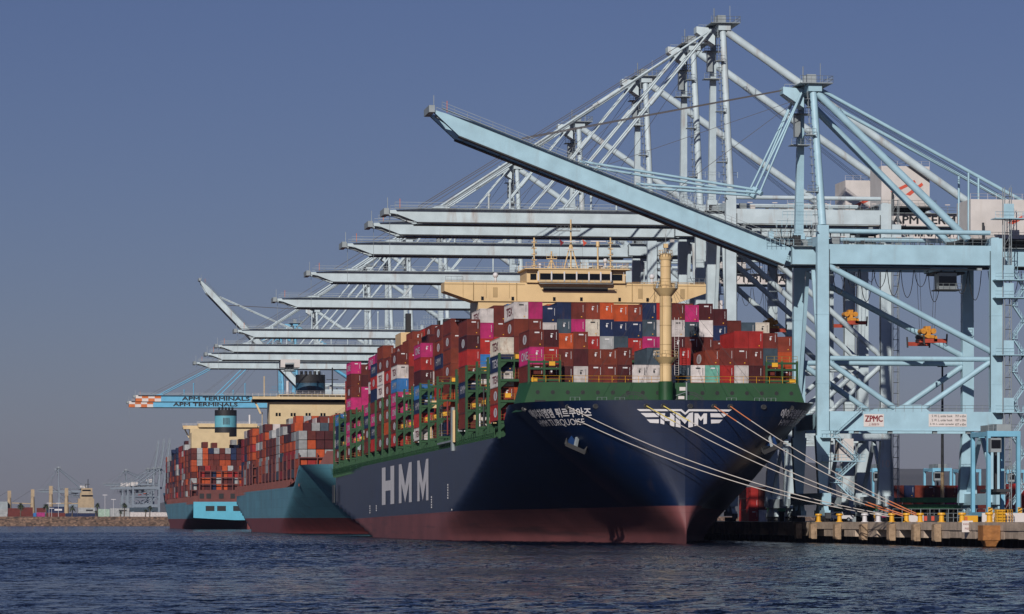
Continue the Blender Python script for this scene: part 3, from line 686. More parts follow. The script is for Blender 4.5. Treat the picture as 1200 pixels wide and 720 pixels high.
# ------------------------------------------------------------------ containers
PAL = {'m': ((0.13,0.022,0.016),'maroon'), 'd': ((0.062,0.009,0.012),'dark maroon'), 'r': ((0.34,0.020,0.018),'red'), 'b': ((0.19,0.034,0.018),'brick-red'),
       'o': ((0.46,0.072,0.018),'orange'), 'p': ((0.44,0.022,0.14),'pink'), 'n': ((0.009,0.020,0.07),'navy'), 's': ((0.045,0.07,0.095),'slate-blue'),
       'w': ((0.60,0.55,0.54),'white'), 'c': ((0.60,0.54,0.46),'rusty white'), 't': ((0.16,0.42,0.34),'teal'), 'u': ((0.03,0.16,0.42),'blue'), 'g': ((0.36,0.37,0.38),'grey'),
       'k': ((0.38,0.03,0.17),'pink')}
CW, CL = 2.44, 12.19
def container_mesh(h, paint, marks, side):
    mb = MB(); P = M_RUSTW if paint == 'c' else M_BOX
    hw = CW/2
    # corner posts and rails
    for x in (-hw, hw-0.14):
        for y in (0, CL-0.16): mb.box(x, x+0.14, y, y+0.16, 0.0, h, P)
        mb.box(x, x+0.10, 0.16, CL-0.16, 0.0, 0.16, P); mb.box(x, x+0.08, 0.16, CL-0.16, h-0.1, h, P)
    for y in (0.0, CL-0.12):
        mb.box(-hw+0.14, hw-0.14, y, y+0.12, 0.0, 0.16, P); mb.box(-hw+0.14, hw-0.14, y, y+0.12, h-0.12, h, P)
    # corrugated side walls
    n = 26
    for sx in (-1, 1):
        xa, xb = sx*(hw-0.02), sx*(hw-0.065); prev = None
        L0, L1 = 0.16, CL-0.16; p = (L1-L0)/n; pts = []
        for i in range(n):
            y = L0+i*p; pts += [(xb,y),(xb,y+p*.3),(xa,y+p*.45),(xa,y+p*.85)]
        pts.append((xb, L1))
        for (x1,y1),(x2,y2) in zip(pts[:-1],pts[1:]):
            q = [(x1,y1,0.16),(x2,y2,0.16),(x2,y2,h-0.1),(x1,y1,h-0.1)]
            mb.face(q if sx > 0 else q[::-1], P)
    # ends: corrugated panel, lock rods on the door end
    n = 9
    for yy, sy in ((0.0, 1), (CL, -1)):
        ya, yb = yy+sy*0.03, yy+sy*0.08; p = (CW-0.28)/n; pts = []
        for i in range(n):
            x = -hw+0.14+i*p; pts += [(x,yb),(x+p*.25,yb),(x+p*.4,ya),(x+p*.85,ya)]
        pts.append((hw-0.14,yb))
        for (x1,y1),(x2,y2) in zip(pts[:-1],pts[1:]):
            q = [(x1,y1,0.16),(x2,y2,0.16),(x2,y2,h-0.12),(x1,y1,h-0.12)]; mb.face(q if sy > 0 else q[::-1], P)
    mb.face([(-hw,0,h-.01),(hw,0,h-.01),(hw,CL,h-.01),(-hw,CL,h-.01)], P); mb.face([(-hw,0,.02),(-hw,CL,.02),(hw,CL,.02),(hw,0,.02)], M_DARK)
    W = M_TEXT if paint in 'wc' else M_LETTER
    if marks:
        for k in range(8): mb.box(hw-0.42, hw-0.34, 0.0, 0.02, h*.42+k*.16, h*.42+k*.16+.11, W)
    if marks == 2: mb.box(-0.35, 0.45, 0.0, 0.02, h-0.60, h-0.38, W)
    if marks == 3:
        for a in range(8): mb.add([(0.0,0.015,h*.62),(0.16*math.cos(a*math.pi/4),0.015,h*.62+.27*math.sin(a*math.pi/4)),(0.16*math.cos((a+1)*math.pi/4),0.015,h*.62+.27*math.sin((a+1)*math.pi/4))],[(0,1,2)],W)
        mb.box(-0.1,0.3,0,0.02,h*.74,h*.78,W)
    if marks in (1, 2): mb.box(hw-0.75, hw-0.55, 0.0, 0.02, 0.35, 0.5, M_YEL)
    # side lettering
    if side:
        sm_ = M_DRED if paint in 'wc' else M_LETTER
        if side == 'emblem':
            n = 12; cy, cz = CL*0.45, h*0.5
            mb.add([(-hw-0.01, cy, cz)]+[(-hw-0.01, cy-2.2*math.cos(2*math.pi*k/n), cz+0.85*math.sin(2*math.pi*k/n)) for k in range(n)], [(0,k+1,(k+1)%n+1) for k in range(n)], sm_)
            mb.box(-hw-0.02,-hw-0.01,cy-.3,cy+.3,cz-.5,cz+.5,P)
        else:
            text_on(mb, side, (-hw-0.01, CL*0.47, h*0.52), (0,-1,0), (0,0,1), h*0.5, sm_, width=7.5, bold=0.0 if 'M' in side else 0.02)
    return mb.mesh('shipping_container')
CM = {}
def cmesh(h, paint, marks, side):
    k = (h, 'w' if paint == 'w' else 'c' if paint == 'c' else 'x', marks, side)
    if k not in CM: CM[k] = container_mesh(h, k[1], marks, side)
    return CM[k]

W0 = 20.2
crnd = random.Random(21)
WEI = 'mmmmmmmmmddddddbbbbbbrrrrroopnnswwu'
# tiers per bay: 20 columns from the ship's left edge as seen
T = {-1: [0,5,5,5,5,4,4,4,3,4,3,4,3,4,4,5,5,5,5,0],
     0: [5]+[7]*15+[6]*3+[0], 1: [0,0,0]+[7]*13+[6]*4, 2: [0,0,0]+[7]*14+[6]*3, 3: [7]+[8]*16+[6]*3, 4: [0,0]+[8]*16+[6,6],
     6: [0]+[8]*19, 7: [0]+[8]*19, 8: [7]*8+[8]*12, 9: [0,0]+[8]*18, 10: [0,0]+[8]*18, 11: [7,8,8]+[9]*17, 12: [7,8]+[9]*18, 13: [8,8,8]+[9]*17, 14: [7,8]+[8]*18,
     15: [4,8]+[8]*18, 16: [0,8,8,8]+[0]*16, 18: [8]*20, 19: [0,8]+[7]*18, 20: [4,7]+[7]*18}
# known colours: (bay, column) -> tiers from the top down ; side lettering letters follow
K = {(-1,1):'mpmn', (-1,2):'drdd', (-1,3):'omdd', (-1,4):'bdwm', (-1,5):'bmm', (-1,6):'bmr', (-1,7):'mdd', (-1,8):'wwn', (-1,9):'swm', (-1,10):'ww', (-1,11):'rsn',(-1,12):'wr',(-1,13):'btr',(-1,14):'mrm',(-1,15):'rmww',(-1,16):'rmdd',(-1,17):'msmm',(-1,18):'bomm',
     (0,0):'cnwbr',(0,1):'wbm',(0,2):'pmm',(0,3):'nwm',(0,4):'nsb',(0,5):'mpm',(0,6):'bcrb',(0,7):'ongm',(0,8):'onsr',(0,9):'bnrm',(0,10):'nspm',(0,11):'rwp',(0,12):'mwdr',(0,13):'psmd',(0,14):'dwmm',(0,15):'dnmm',(0,16):'mrm',(0,17):'srm',(0,18):'cbm',
     (3,0):'mdrbnmm',(3,1):'wpruw',(3,2):'mmrt',(6,1):'mmb',(6,2):'mnm',(7,1):'mbn',(8,0):'prdunrw',(8,1):'mbwm',(8,2):'mnmm',(11,0):'mwupumr'.replace('upu','upp'),(11,1):'brm',(11,2):'mrm',(11,3):'mrm',(12,0):'mrmmbom',(12,1):'mr',(13,0):'bmwwmmmm',(13,1):'bmm',
     (14,0):'nrnmpnr',(14,1):'bm',(15,0):'pnmm',(15,1):'pm',(16,1):'pm',(18,0):'pmmpmppm',(18,1):'mdppmmm',(20,0):'unnm'}
def bay_u(k): return 21.0 if k == -1 else 39+14.5*k
boxes = []       # dict per container
for k in T:
    for c, n in enumerate(T[k]):
        z = W0; cols = K.get((k, c), '')
        hs_ = [2.896 if crnd.random() < 0.88 else 2.591 for _ in range(n)]
        for t in range(n):
            ft = n-1-t
            code = cols[ft] if ft < len(cols) else crnd.choice(WEI)
            boxes.append(dict(k=k, c=c, t=t, x=-23.75+2.5*c, u=bay_u(k), w=z, h=hs_[t], code=code)); z += hs_[t]+0.02
A = np.array([[XC+b['x']-CW/2, YB+b['u'], b['w']+PITCH*(b['u']-183), XC+b['x']+CW/2, YB+b['u']+CL, b['w']+b['h']+PITCH*(b['u']-183)] for b in boxes])
cp = np.array([0, 0, CAM_Z])
def occluded(p, skip):
    d = cp-p; inv = 1/np.where(np.abs(d) < 1e-9, 1e-9, d)
    t1 = (A[:, :3]-p)*inv; t2 = (A[:, 3:]-p)*inv
    tn = np.minimum(t1, t2).max(1); tf = np.maximum(t1, t2).min(1)
    hit = (tn < tf) & (tf > 1e-4) & (tn < 1)
    hit[skip] = False; return hit.any()
for i, b in enumerate(boxes):
    x0, y0_, z0, x1, y1_, z1 = A[i]; vis = 0
    zc = x0*math.sin(TH)+y0_*math.cos(TH); f_area = (2.44*4200/zc)*(b['h']*4200/zc); s_area = abs(x0*4242*12.19/zc**2)*(b['h']*4200/zc)
    for fx in (0.1, 0.5, 0.9):
        for fz in (0.15, 0.5, 0.85):
            if not occluded(np.array([x0+(x1-x0)*fx, y0_-0.01, z0+(z1-z0)*fz]), i): vis += f_area/9
    for fy in (0.1, 0.5, 0.9):
        for fz in (0.15, 0.5, 0.85):
            if not occluded(np.array([x0-0.01, y0_+CL*fy, z0+(z1-z0)*fz]), i): vis += s_area/9
    b['vis'] = vis*(0.3 if b['w']+b['h'] < 25.5 and b['k'] == -1 else 1)
order = sorted(range(len(boxes)), key=lambda i: -boxes[i]['vis'])
single = set(i for i in order[:292] if boxes[i]['vis'] > 6)
print('containers', len(boxes), 'singles', len(single), 'smallest', min(boxes[i]['vis'] for i in single), 'visible', sum(b['vis'] > 4 for b in boxes))
baynames = {k: i+1 for i, k in enumerate(sorted(T))}
stuff = MB()
for i, b in enumerate(boxes):
    col, cname = PAL[b['code']]; j = crnd.uniform(0.86, 1.14); col = tuple(min(1, v*j) for v in col)
    if i in single:
        side = None
        if b['c'] <= 1 or T[b['k']][max(0, b['c']-1)] <= b['t']:
            side = 'ONE' if b['code'] in 'pk' else 'TEX' if b['code'] in 'wc' else 'TEX' if b['code'] == 'n' and b['k'] == 0 else ('emblem' if b['code'] in 'mbrd' and crnd.random() < 0.6 else ('HMM' if b['code'] in 'nu' and crnd.random() < .6 else None))
        mk = crnd.choice([0, 1, 1, 1, 2, 2, 3, 3])
        o = bpy.data.objects.new('shipping_container', cmesh(b['h'], b['code'], mk, side)); COL.objects.link(o)
        o.location = ship_world(b['x'], b['u'], b['w']); o.rotation_euler = (PITCH, 0, 0); o.color = (*col, 1)
        bn = baynames[b['k']]
        tag(o, f"{cname} container, {ORD[b['t']+1]} tier up, {ORD[b['c']+1]} column from left, {ORD[bn]} bay from the bow" if bn > 1 else f"{cname} container, {ORD[b['t']+1]} tier up, {ORD[b['c']+1]} column from left, foremost bay", 'container', 'containers stacked on the dark navy ship')
    else:
        p = ship_world(b['x'], b['u'], b['w']); stuff.box(p.x-CW/2, p.x+CW/2, p.y, p.y+CL, p.z+0.01, p.z+b['h'], M_BOXS, col)

# ------------------------------------------------------------------ the two light-blue ships behind
def far_ship(name, label, loc, rz, L, B, wd, wb, reverse, tiers_fn, seed, mh, bow_r=24, gap=()):
    sh = empty(name, loc, label, 'ship', 'light blue container ships moored behind', rz=rz)
    H = Hull(L, B, wd, wb, 4.6, bow_r=bow_r, entry=100, cut=9.5, drop=(26, 48))
    H.build('hull', sh, mh, M_MBOOT); H.deck(sh, M_MDECK)
    mb = MB(); mb.box(-B/2+2.2, B/2-2.2, 62, L-4, wd-1.4, wd+2.6, M_MDECK); mb.box(-B/2+7, B/2-7, 34, 62, wd-1.4, wd+2.6, M_MDECK); mb.build('hatch_coaming', sh)
    mb = MB(); u = 64
    while u < L-4:
        for sx in (-1, 1): mb.box(sx*(B/2-0.25)-.15, sx*(B/2-0.25)+.15, u, u+.5, wd-1, wd+2.2, M_MDECK); mb.add([(sx*(B/2-.3),u+.2,wd-1),(sx*(B/2-2.2),u+.2,wd-1),(sx*(B/2-2.2),u+.2,wd+2.6),(sx*(B/2-1.0),u+.2,wd+2.6)],[(0,1,2,3)],M_MDECK)
        u += 3.6
    mb.build('stanchions', sh)
    r = random.Random(seed); nb = int((L-50)/14.4); ncol = int((B-1)/2.5)
    lm = MB()
    for sgy in (0, 0.8):
        for i in range(ncol//2+1):
            x = -ncol*1.25+i*5*ncol/2/(ncol//2)/1.0*0.5*2/2
            x = -ncol*1.25+i*(ncol*2.5)/(ncol//2); lm.box(x-.15,x+.15,sgy,sgy+.2,wd,wd+9.5,M_MDECK)
        for w in (wd+2.4, wd+5.4, wd+8.4): lm.box(-ncol*1.25,ncol*1.25,sgy+.03,sgy+.17,w-.35,w,M_MDECK)
    lme = lm.mesh('lashing_bridge')
    for k in range(nb+1):
        u = 38+14.4*k
        if k in gap: continue
        o = bpy.data.objects.new('lashing_bridge', lme); COL.objects.link(o); o.parent = sh; o.location = (0, u-1.1, 0)
    M_ = Matrix.Translation(Vector(loc)) @ Matrix.Rotation(rz, 4, 'Z')
    for k in range(nb):
        if k in gap: continue
        for c in range(ncol):
            prev_ = None
            for t in range(tiers_fn(k, c, ncol, r)):
                w = wd+2.7+t*2.68; x = -ncol*1.25+1.25+c*2.5; u = 38+14.4*k
                # keep only boxes near an exposed face
                code = r.choice('mmmmddrroooogggwbnmosmdooo' if t < 6 else 'mmdggggowonsmr') if not (prev_ and r.random() < .3) else prev_; prev_ = code
                col = PAL[code][0]; j = r.uniform(.75,1.1); col = tuple(v*j for v in col)
                a = M_ @ Vector((x-CW/2, u, w)); b_ = M_ @ Vector((x+CW/2, u+CL, w+2.6))
                stuff.box(min(a.x,b_.x), max(a.x,b_.x)-.1, min(a.y,b_.y), max(a.y,b_.y), w, w+2.5, M_BOXS, col)
    return sh, H
def t2(k, c, n, r):
    base = 5 if k < 1 else 6 if k < 3 else 6
    if k >= 9: base = 7
    if k >= 16: base = 6
    return base+(1 if 3 < c < n-2 and r.random() < .8 and k > 0 else 0)-(1 if c == 0 and r.random() < .5 else 0)
S2, HS2 = far_ship('container_ship', 'light blue container ship with orange and grey boxes, just astern of the navy ship', (109.5, 985, 0), 0, 312, 49, 13.6, 19.5, False, t2, 5, M_MBLUE, gap=(12, 17))
def t1(k, c, n, r):
    b = 9 if 6 < k < 13 else 8 if k < 15 else 8
    if k >= 17: b = 7
    return b-(1 if c < 2 else 0)-(1 if c == 0 else 0)+(r.random() < .2)
S1, HS1 = far_ship('container_ship', 'farthest light blue container ship showing its stern', (109.5, 1872, 0), math.pi, 306, 49, 12.0, 18, True, t1, 9, M_MBLUE, gap=(8, 14))
def cream_house(sh, u, x0, x1, w0, w1, bw, label=None, wing=24.8):
    mb = MB(); mb.box(x0, x1, u, u+11, w0, w1-2.6, M_CREAM); mb.box(-wing, wing, u-1.5, u+6, w1-2.6, w1-1.7, M_CREAM); mb.box(-wing, wing, u-1.5, u+1, w1-2.6, w1-.8, M_CREAM); mb.box(-bw, bw, u-1.2, u+9, w1-1.7, w1, M_CREAM)
    for sx in (-1, 1): mb.bar((sx*(wing-1),u,w1-2.6),(sx*(x1),u,w1-6.5),.5,.6,M_CREAM)
    h = mb.build('accommodation_block', sh)
    mb = MB(); mb.box(-bw+.3, bw-.3, u-1.26, u-1.15, w1-1.25, w1-.35, M_GLASS); mb.build('window_band', h)
    x = x0+2
    while x < x1-1.5:
        mb = MB(); mb.box(x,x+.7,u-.06,u+.05,w1-7.3,w1-6.2,M_GLASS); mb.box(x+1,x+1.7,u-.06,u+.05,w1-7.3,w1-6.2,M_GLASS); mb.build('window', h); x += 5
    mb = MB(); mb.rail([(-wing,u-1.5,w1-.8),(wing,u-1.5,w1-.8)], M_LETTER, 1.1, 2, .06); mb.rail([(-bw,u-1.2,w1),(bw,u-1.2,w1)], M_LETTER, 1.1, 2, .06)
    mb.tube((-wing+4,u,w1-.8),(-wing+4,u,w1+6),.2,M_CREAM,5); mb.tube((2,u,w1),(2,u,w1+9),.25,M_DARK,5); mb.tube((0,u,w1+5),(4,u,w1+5),.15,M_DARK,4); mb.tube((-bw+3,u,w1),(-bw+3,u,w1+4.5),.5,M_LETTER,8); mb.build('antenna_mast', h)
    return h
def funnel(sh, x, u, w0, w1, wx, wy, top=M_MFUN):
    mb = MB(); n = 22
    def ring(w, k=1): return [(x+wx/2*k*math.cos(2*math.pi*i/n), u+wy/2*k*math.sin(2*math.pi*i/n), w) for i in range(n)]
    segs = [(w0, w0+(w1-w0)*.35, M_BLACK), (w0+(w1-w0)*.35, w0+(w1-w0)*.78, top), (w0+(w1-w0)*.78, w1, M_BLACK)]
    for a, b, m in segs:
        v = ring(a)+ring(b); mb.add(v, [(i,(i+1)%n,(i+1)%n+n,i+n) for i in range(n)], m, sm=True)
    mb.add(ring(w1), [tuple(range(n))], M_BLACK); f = mb.build('funnel', sh)
    mb = MB()
    for k in range(5): xx = x-wx*.3+wx*.15*k; mb.tube((xx,u,w1),(xx,u+.2,w1+1.3),.5,M_BLACK,8)
    mb.build('exhaust', f)
    mb = MB(); sy = -1
    for q in (u-wy/2-.05, u+wy/2+.05):
        for i in range(5): mb.box(x-1.3+i*.6, x-1.0+i*.6, q-.03, q+.03, w0+(w1-w0)*.45, w0+(w1-w0)*.7, M_DARK)
    mb.build('vent_grille', f)
cream_house(S2, 38+14.4*12, -19, 22, 14, 46.0, 16)
funnel(S2, 1, 38+14.4*17+1, 42, 55.5, 10.5, 8, M_DARKBLUE if 'M_DARKBLUE' in globals() else mat('funnel_dark_blue', (0.02,0.075,0.13), .5))
cream_house(S1, 38+14.4*8, -15, 18, 14, 50, 14, wing=21)
funnel(S1, 6, 38+14.4*14+1, 42, 54, 10, 9)
mb = MB(); mb.box(5, 22, 38+14.4*14, 38+14.4*14+10, 12, 43.5, M_CREAM); mb.build('engine_casing', S1)
# stern face of the farthest ship: panel colour brightened as if sunlit, three mooring openings
mb = MB(); HT = 306.04
mb.add([(-24.2,HT,12.0),(24.2,HT,12.0),(24.2,HT,5.0),(6,HT,4.0),(-6,HT,4.0),(-24.2,HT,8.3)][::-1], [(0,1,2,3,4,5)], M_TRANS); st = mb.build('transom', S1)
for x in (12.0, 17.0, 5.0):
    mb = MB(); mb.box(x-1.9,x+1.9,HT+.02,HT+.1,8.0,10.2,M_BLACK); mb.build('mooring_opening', st)
mb = MB(); mb.box(-22,22,284,304.5,12,17.2,M_MDECK); ad_ = mb.build('aft_deckhouse', S1)
for x in (2, 7, 12, 17.5, 20.5):
    mb = MB(); mb.box(x-1.0,x+1.0,304.5,304.62,13.4,15.6,M_BLACK); mb.build('opening', ad_)
mb = MB()
for i in range(10): mb.box(-22+i*4.8,-21.6+i*4.8,303.6,304.2,17.2,26,M_MDECK)
for w in (19.9,22.8,25.6): mb.box(-22,21.6,303.7,304.1,w-.35,w,M_MDECK)
mb.build('lashing_bridge', S1)
r_ = random.Random(3)
for c in range(17):
    for t in range(4 if 2 < c else 3):
        col = PAL[r_.choice('oooommdgorn')][0]; x = 109.5-(-21+2.5*c+1.25); y = 1872-(290+12.2); stuff.box(x-1.2,x+1.1,y,y+12.2,17.25+2.68*t,17.25+2.68*t+2.5,M_BOXS,col)
# breakwater of the second ship
mb = MB(); mb.add([(-20,22,18.2),(20,22,18.2),(17,24,23.5),(-17,24,23.5)],[(0,1,2,3)],M_MDECK); mb.build('breakwater', S2)
mass = stuff.build('shipping_containers')
tag(mass, 'containers on the two light blue ships and deep inside the navy ship stacks', 'containers', kind='stuff')

# ------------------------------------------------------------------ ship-to-shore cranes
GA = 31.0                                    # rail gauge
def crane(label, loc, paint, zg=48.0, za=76.0, ang=0.0, reach=68.0, depth=2.2, group='ship-to-shore cranes along the quay', detail=2, text=None, tipmark=False, rz=0, back=54, trolley=24, single=False, mark='lines', nums=None):
    P = paint
    root = empty('ship_to_shore_crane', loc, label, 'crane', group, rz=rz)
    HY = 9.25; hy_a = 4.6
    zb, zt = zg-depth, zg                    # girder bottom / top
    ptz = 16.0                               # portal beam bottom
    # legs
    for sy in (-1, 1):
        for x in (0, GA):
            mb = MB(); y = sy*HY; top = zt+3.2 if x == 0 else zt+1.2
            mb.frustum((x,y,ptz-1), (2.1,1.5), (x,y,top), (2.0,1.4), P)
            mb.frustum((x,y,3.4), (1.2 if x == 0 else 3.4,1.5), (x,y,ptz-1), (2.6 if x == 0 else 2.2,1.5), P)
            for zz in (ptz+8, ptz+20): mb.box(x-1.08,x+1.08,y-.77,y+.77,zz,zz+.12,P)
            mb.build('leg', root)
        mb = MB(); y = sy*HY
        mb.box(1.2, GA-1.0, y-.65, y+.65, ptz, ptz+3.2, P); mb.box(1.2, GA-1, y-.9, y+.9, ptz-.18, ptz, P)
        mb.add([(14,y-.66,ptz+3.2),(17,y-.66,ptz+3.2),(19,y-.66,ptz+3.2),(12,y-.66,ptz+3.2),(14,y-.66,ptz+4.4),(17.5,y-.66,ptz+4.4)],[(3,2,5,4)],P)
        pb = mb.build('portal_beam', root)
        if detail > 1:
            mb = MB(); mb.rail([(2,y-.7*sy*-1*0-.7,ptz+3.2),(GA-1,y-.7,ptz+3.2)], M_STEEL, 1.1, 1.6, .04); mb.build('handrail', pb)
        mb = MB(); mb.box(1, GA-1, y-.55, y+.55, zb-.3, zt-.1, P)
        if detail > 1: mb.rail([(1,y-.5,zt-.1),(GA-1,y-.5,zt-.1)], M_STEEL, 1.1, 1.6, .04)
        mb.build('upper_beam', root)
        zm = ptz+12.4 if zg < 55 else ptz+15
        for a, b, r in (((1,y,zt+2.2),(GA-1,y,zt+2.2),.42), ((1,y,zm),(GA-1,y,zm),.45), ((.8,y,zb-.5),(GA-.5,y,zm+1.2),.55), ((1,y,zm-.5),(13.5,y,ptz+3.4),.5), ((GA-1,y,zm-.5),(17.5,y,ptz+3.4),.5)):
            mb = MB(); mb.tube(a, b, r, P, 10); mb.build('brace', root)
    # sill beams, bogies
    for x in (0, GA):
        mb = MB(); mb.box(x-.8, x+.8, -12.5, 12.5, 3.0, 5.0, P); mb.build('sill_beam', root)
        mb = MB(); mb.box(x-.6, x+.6, -HY, HY, ptz+.2, ptz+2.8, P); mb.build('cross_beam', root)
        mb = MB(); mb.box(x-.6, x+.6, -HY, HY, zt-.2, zt+1.4, P); mb.build('cross_beam', root)
        for sy in (-1, 1):
            mb = MB(); mb.bar((x,sy*HY,5),(x,0,ptz),.7,.7,P) if x else mb.bar((x,sy*HY,ptz+4),(x,sy*2,zt-4),.6,.6,P); mb.build('brace', root)
            mb = MB(); y = sy*HY
            for dy in (-2.1, 2.1):
                mb.box(x-.5,x+.5,y+dy-1.9,y+dy+1.9,1.1,2.0,P); mb.add([(x-.4,y+dy-1.2,2.0),(x-.4,y+dy+1.2,2.0),(x-.4,y+dy+.5,3.0),(x-.4,y+dy-.5,3.0),(x+.4,y+dy-1.2,2.0),(x+.4,y+dy+1.2,2.0),(x+.4,y+dy+.5,3.0),(x+.4,y+dy-.5,3.0)],[(0,1,2,3),(7,6,5,4),(0,4,5,1),(2,6,7,3),(1,5,6,2),(0,3,7,4)],P)
                for q in (-1.35,-.45,.45,1.35): mb.tube((x-.35,y+dy+q,.45),(x+.35,y+dy+q,.45),.43,M_DARK,10)
            mb.box(x-.5,x+.5,y-.3+sy*4.3,y+.3+sy*4.3,.6,1.6,M_DARK)
            mb.build('bogie', root)
    # trolley girders
    mb = MB(); hy = 2.8; xh = -4.0
    for sy in ((0,) if single else (-1, 1)):
        w = 1.6 if single else .65
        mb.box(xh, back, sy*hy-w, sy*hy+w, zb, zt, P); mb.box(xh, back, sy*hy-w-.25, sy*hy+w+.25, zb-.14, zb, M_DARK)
    for x in range(2, int(back), 7): mb.box(x-.2,x+.2,-hy,hy,zt-.6,zt-.1,P)
    gd = mb.build('girder', root)
    mb = MB(); mb.rail([(xh,-hy-1.5,zt),(back,-hy-1.5,zt)], M_STEEL, 1.1, 2.2, .04); mb.box(xh,back,-hy-1.6,-hy-.6,zt-.1,zt,M_STEEL)
    for x in range(0, int(back), 5): mb.tube((x,-hy-1.2,zt),(x,-hy-1.2,zt+1.7),.05,M_STEEL,3); mb.box(x-.5,x+.5,-hy-1.3,-hy-1.1,zt+1.6,zt+1.75,M_SIGN)
    mb.build('walkway', gd)
    if text:
        mb = MB()
        for yy in (-hy-.72-.0,):
            heavy(mb, text, (GA+13, yy-.02, (zb+zt)/2), (1,0,0), (0,0,1), depth*.62, M_TEXT, width=20); mb.box(GA-2, GA+26, yy+.01, yy+.05, zb+.1, zt-.1, M_SIGN)
        mb.build('lettering', gd)
    # boom (built horizontal towards -x from the hinge, rotated)
    ca, sa = math.cos(ang), math.sin(ang)
    H = Vector((xh-.3, 0, zt-.3))
    def B(d, y, h): return H+Vector((-d*ca+h*sa*1.0, y, d*sa+h*ca))   # d along boom, h above its top face
    mb = MB()
    for sy in ((0,) if single else (-1, 1)):
        w = 1.7 if single else .6; Y_ = sy*hy
        prof = [(0,0),(reach-7,0),(reach,-.35 if not ang else -.6),(reach+.2,-.9),(reach-1.5,-1.1 if not ang else -1.6),(reach-5.5,-depth),(0,-depth)]
        for yy, flip in ((Y_-w, 0), (Y_+w, 1)):
            pts = [B(d,yy,h) for d,h in prof]; mb.face(pts if flip else pts[::-1], P)
        for (d1,h1),(d2,h2) in zip(prof, prof[1:]+prof[:1]):
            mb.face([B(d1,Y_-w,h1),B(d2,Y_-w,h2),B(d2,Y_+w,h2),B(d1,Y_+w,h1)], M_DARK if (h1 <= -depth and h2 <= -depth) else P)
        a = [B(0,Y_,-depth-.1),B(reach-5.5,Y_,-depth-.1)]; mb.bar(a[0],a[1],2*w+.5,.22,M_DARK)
    d = 4
    while d < reach-2: mb.bar(B(d,-hy,-.5),B(d,hy,-.5),.3,.5,P); mb.bar(B(d,-hy,-depth+.3),B(d,hy,-depth+.3),.3,.4,P) ; d += 7
    bm = mb.build('boom', root)
    mb = MB()
    zz = Vector((0,0,1))
    p0, p1 = B(2,-hy-1.3,.05), B(reach-1,-hy-1.3,.05)
    mb.rail([p0,p1], M_STEEL, 1.1, 2.4, .04); mb.bar(p0,p1,.9,.1,M_STEEL)
    p0, p1 = B(2,hy+1.3,.05), B(reach-1,hy+1.3,.05); mb.rail([p0,p1], M_STEEL, 1.1, 3, .04)
    mb.build('walkway', bm)
    if detail:
        mb = MB(); q = B(reach,0,-1.2)
        mb.bar(B(reach+.6,-hy-1,-.6),B(reach+.6,hy+1,-.6),1.0,1.2,M_STEEL); mb.bar(B(reach-5,-2,-2.2),B(reach-.5,-2,-1.2),.9,.5,M_STEEL); mb.tube(B(reach,0,0),B(reach,0,0)+Vector((0,0,2.4)),.08,M_STEEL,4); mb.tube(B(reach-2.2,-2,0),B(reach-2.2,-2,0)+Vector((0,0,2.0)),.08,M_ORANGE,4)
        if ang == 0: mb.tube(B(reach-.2,-2,-1),B(reach-.2,-2,-1)-Vector((0,0,8)),.05,M_STEEL,3)
        mb.build('boom_tip_gear', bm)
    if tipmark:
        mb = MB(); k = 0
        for d in np.arange(reach-12, reach-.5, 3):
            for h0 in (0, -depth/2):
                m_ = (M_ORANGE, M_SIGN)[(k) % 2]; k += 1
                for sy in (-1, 1): mb.face([B(d,sy*hy-.66,h0-.05),B(d+3,sy*hy-.66,h0-.05),B(d+3,sy*hy-.66,h0-depth/2),B(d,sy*hy-.66,h0-depth/2)], m_)
            k += 1
        mb.build('warning_stripes', bm)
        mb = MB(); c = B(reach-38,-hy-.72,-depth/2); heavy(mb, 'APM TERMINALS', c, (1,0,0), (0,0,1), depth*.56, M_TEXT, d=0.13, width=32); c = B(reach-30,hy-.68,-depth/2+.0); mb.build('lettering', bm)
    # A-frame
    A0 = Vector((-2.2, 0, za))
    hy2 = 4.6
    for sy in (-1, 1):
        mb = MB(); mb.frustum((0,sy*HY,zt+3.2),(1.5,1.3),(-.6,sy*hy2,za),(1.0,1.0),P) if sy > 0 else mb.tube((0,sy*HY,zt+3.2),(-.6,sy*hy2,za),.72,P,12,.62); mb.build('mast_leg', root)
        mb = MB() if (zg < 55 or sy < 0) else None
        if mb: mb.tube((.2,sy*hy2,za-1.2),(GA-4 if zg < 55 else back-3,sy*6.0,zt+(1.2 if zg < 55 else .5)),.66 if zg < 55 else .78,P,12); mb.build('backstay_pipe', root)
        if zg < 55:
            mb = MB(); mb.tube((.8,sy*hy2*.8,za-.4),(back-1,sy*hy,zt+.5),.34,P,8); mb.build('backstay', root)
            for x in (GA-3.2, GA-1.4):
                t = (x-.8)/(back-1.8); z = za-.4+(zt+.5-za+.4)*t; mb = MB(); mb.tube((x,sy*hy2*.7,z),(x,sy*hy2*.7,zt),.2,P,6); mb.build('hanger', root)
    mb = MB(); mb.box(-1.6,.8,-hy2-1,hy2+1,za-1.0,za+.3,P); mb.add([(-1.6,-2,za-.2),(-1.6,2,za-.2),(-5.2,1.4,za+.2),(-5.2,-1.4,za+.2),(-1.6,-2,za-3.5),(-1.6,2,za-3.5),(-5.2,1.4,za-1.0),(-5.2,-1.4,za-1.0)],[(0,1,2,3),(4,7,6,5),(0,3,7,4),(1,5,6,2),(2,6,7,3),(0,4,5,1)],P)
    mb.box(-3.2,2.6,-hy2-1.8,hy2+1.8,za+.3,za+.42,M_STEEL); ax = mb.build('apex_beam', root)
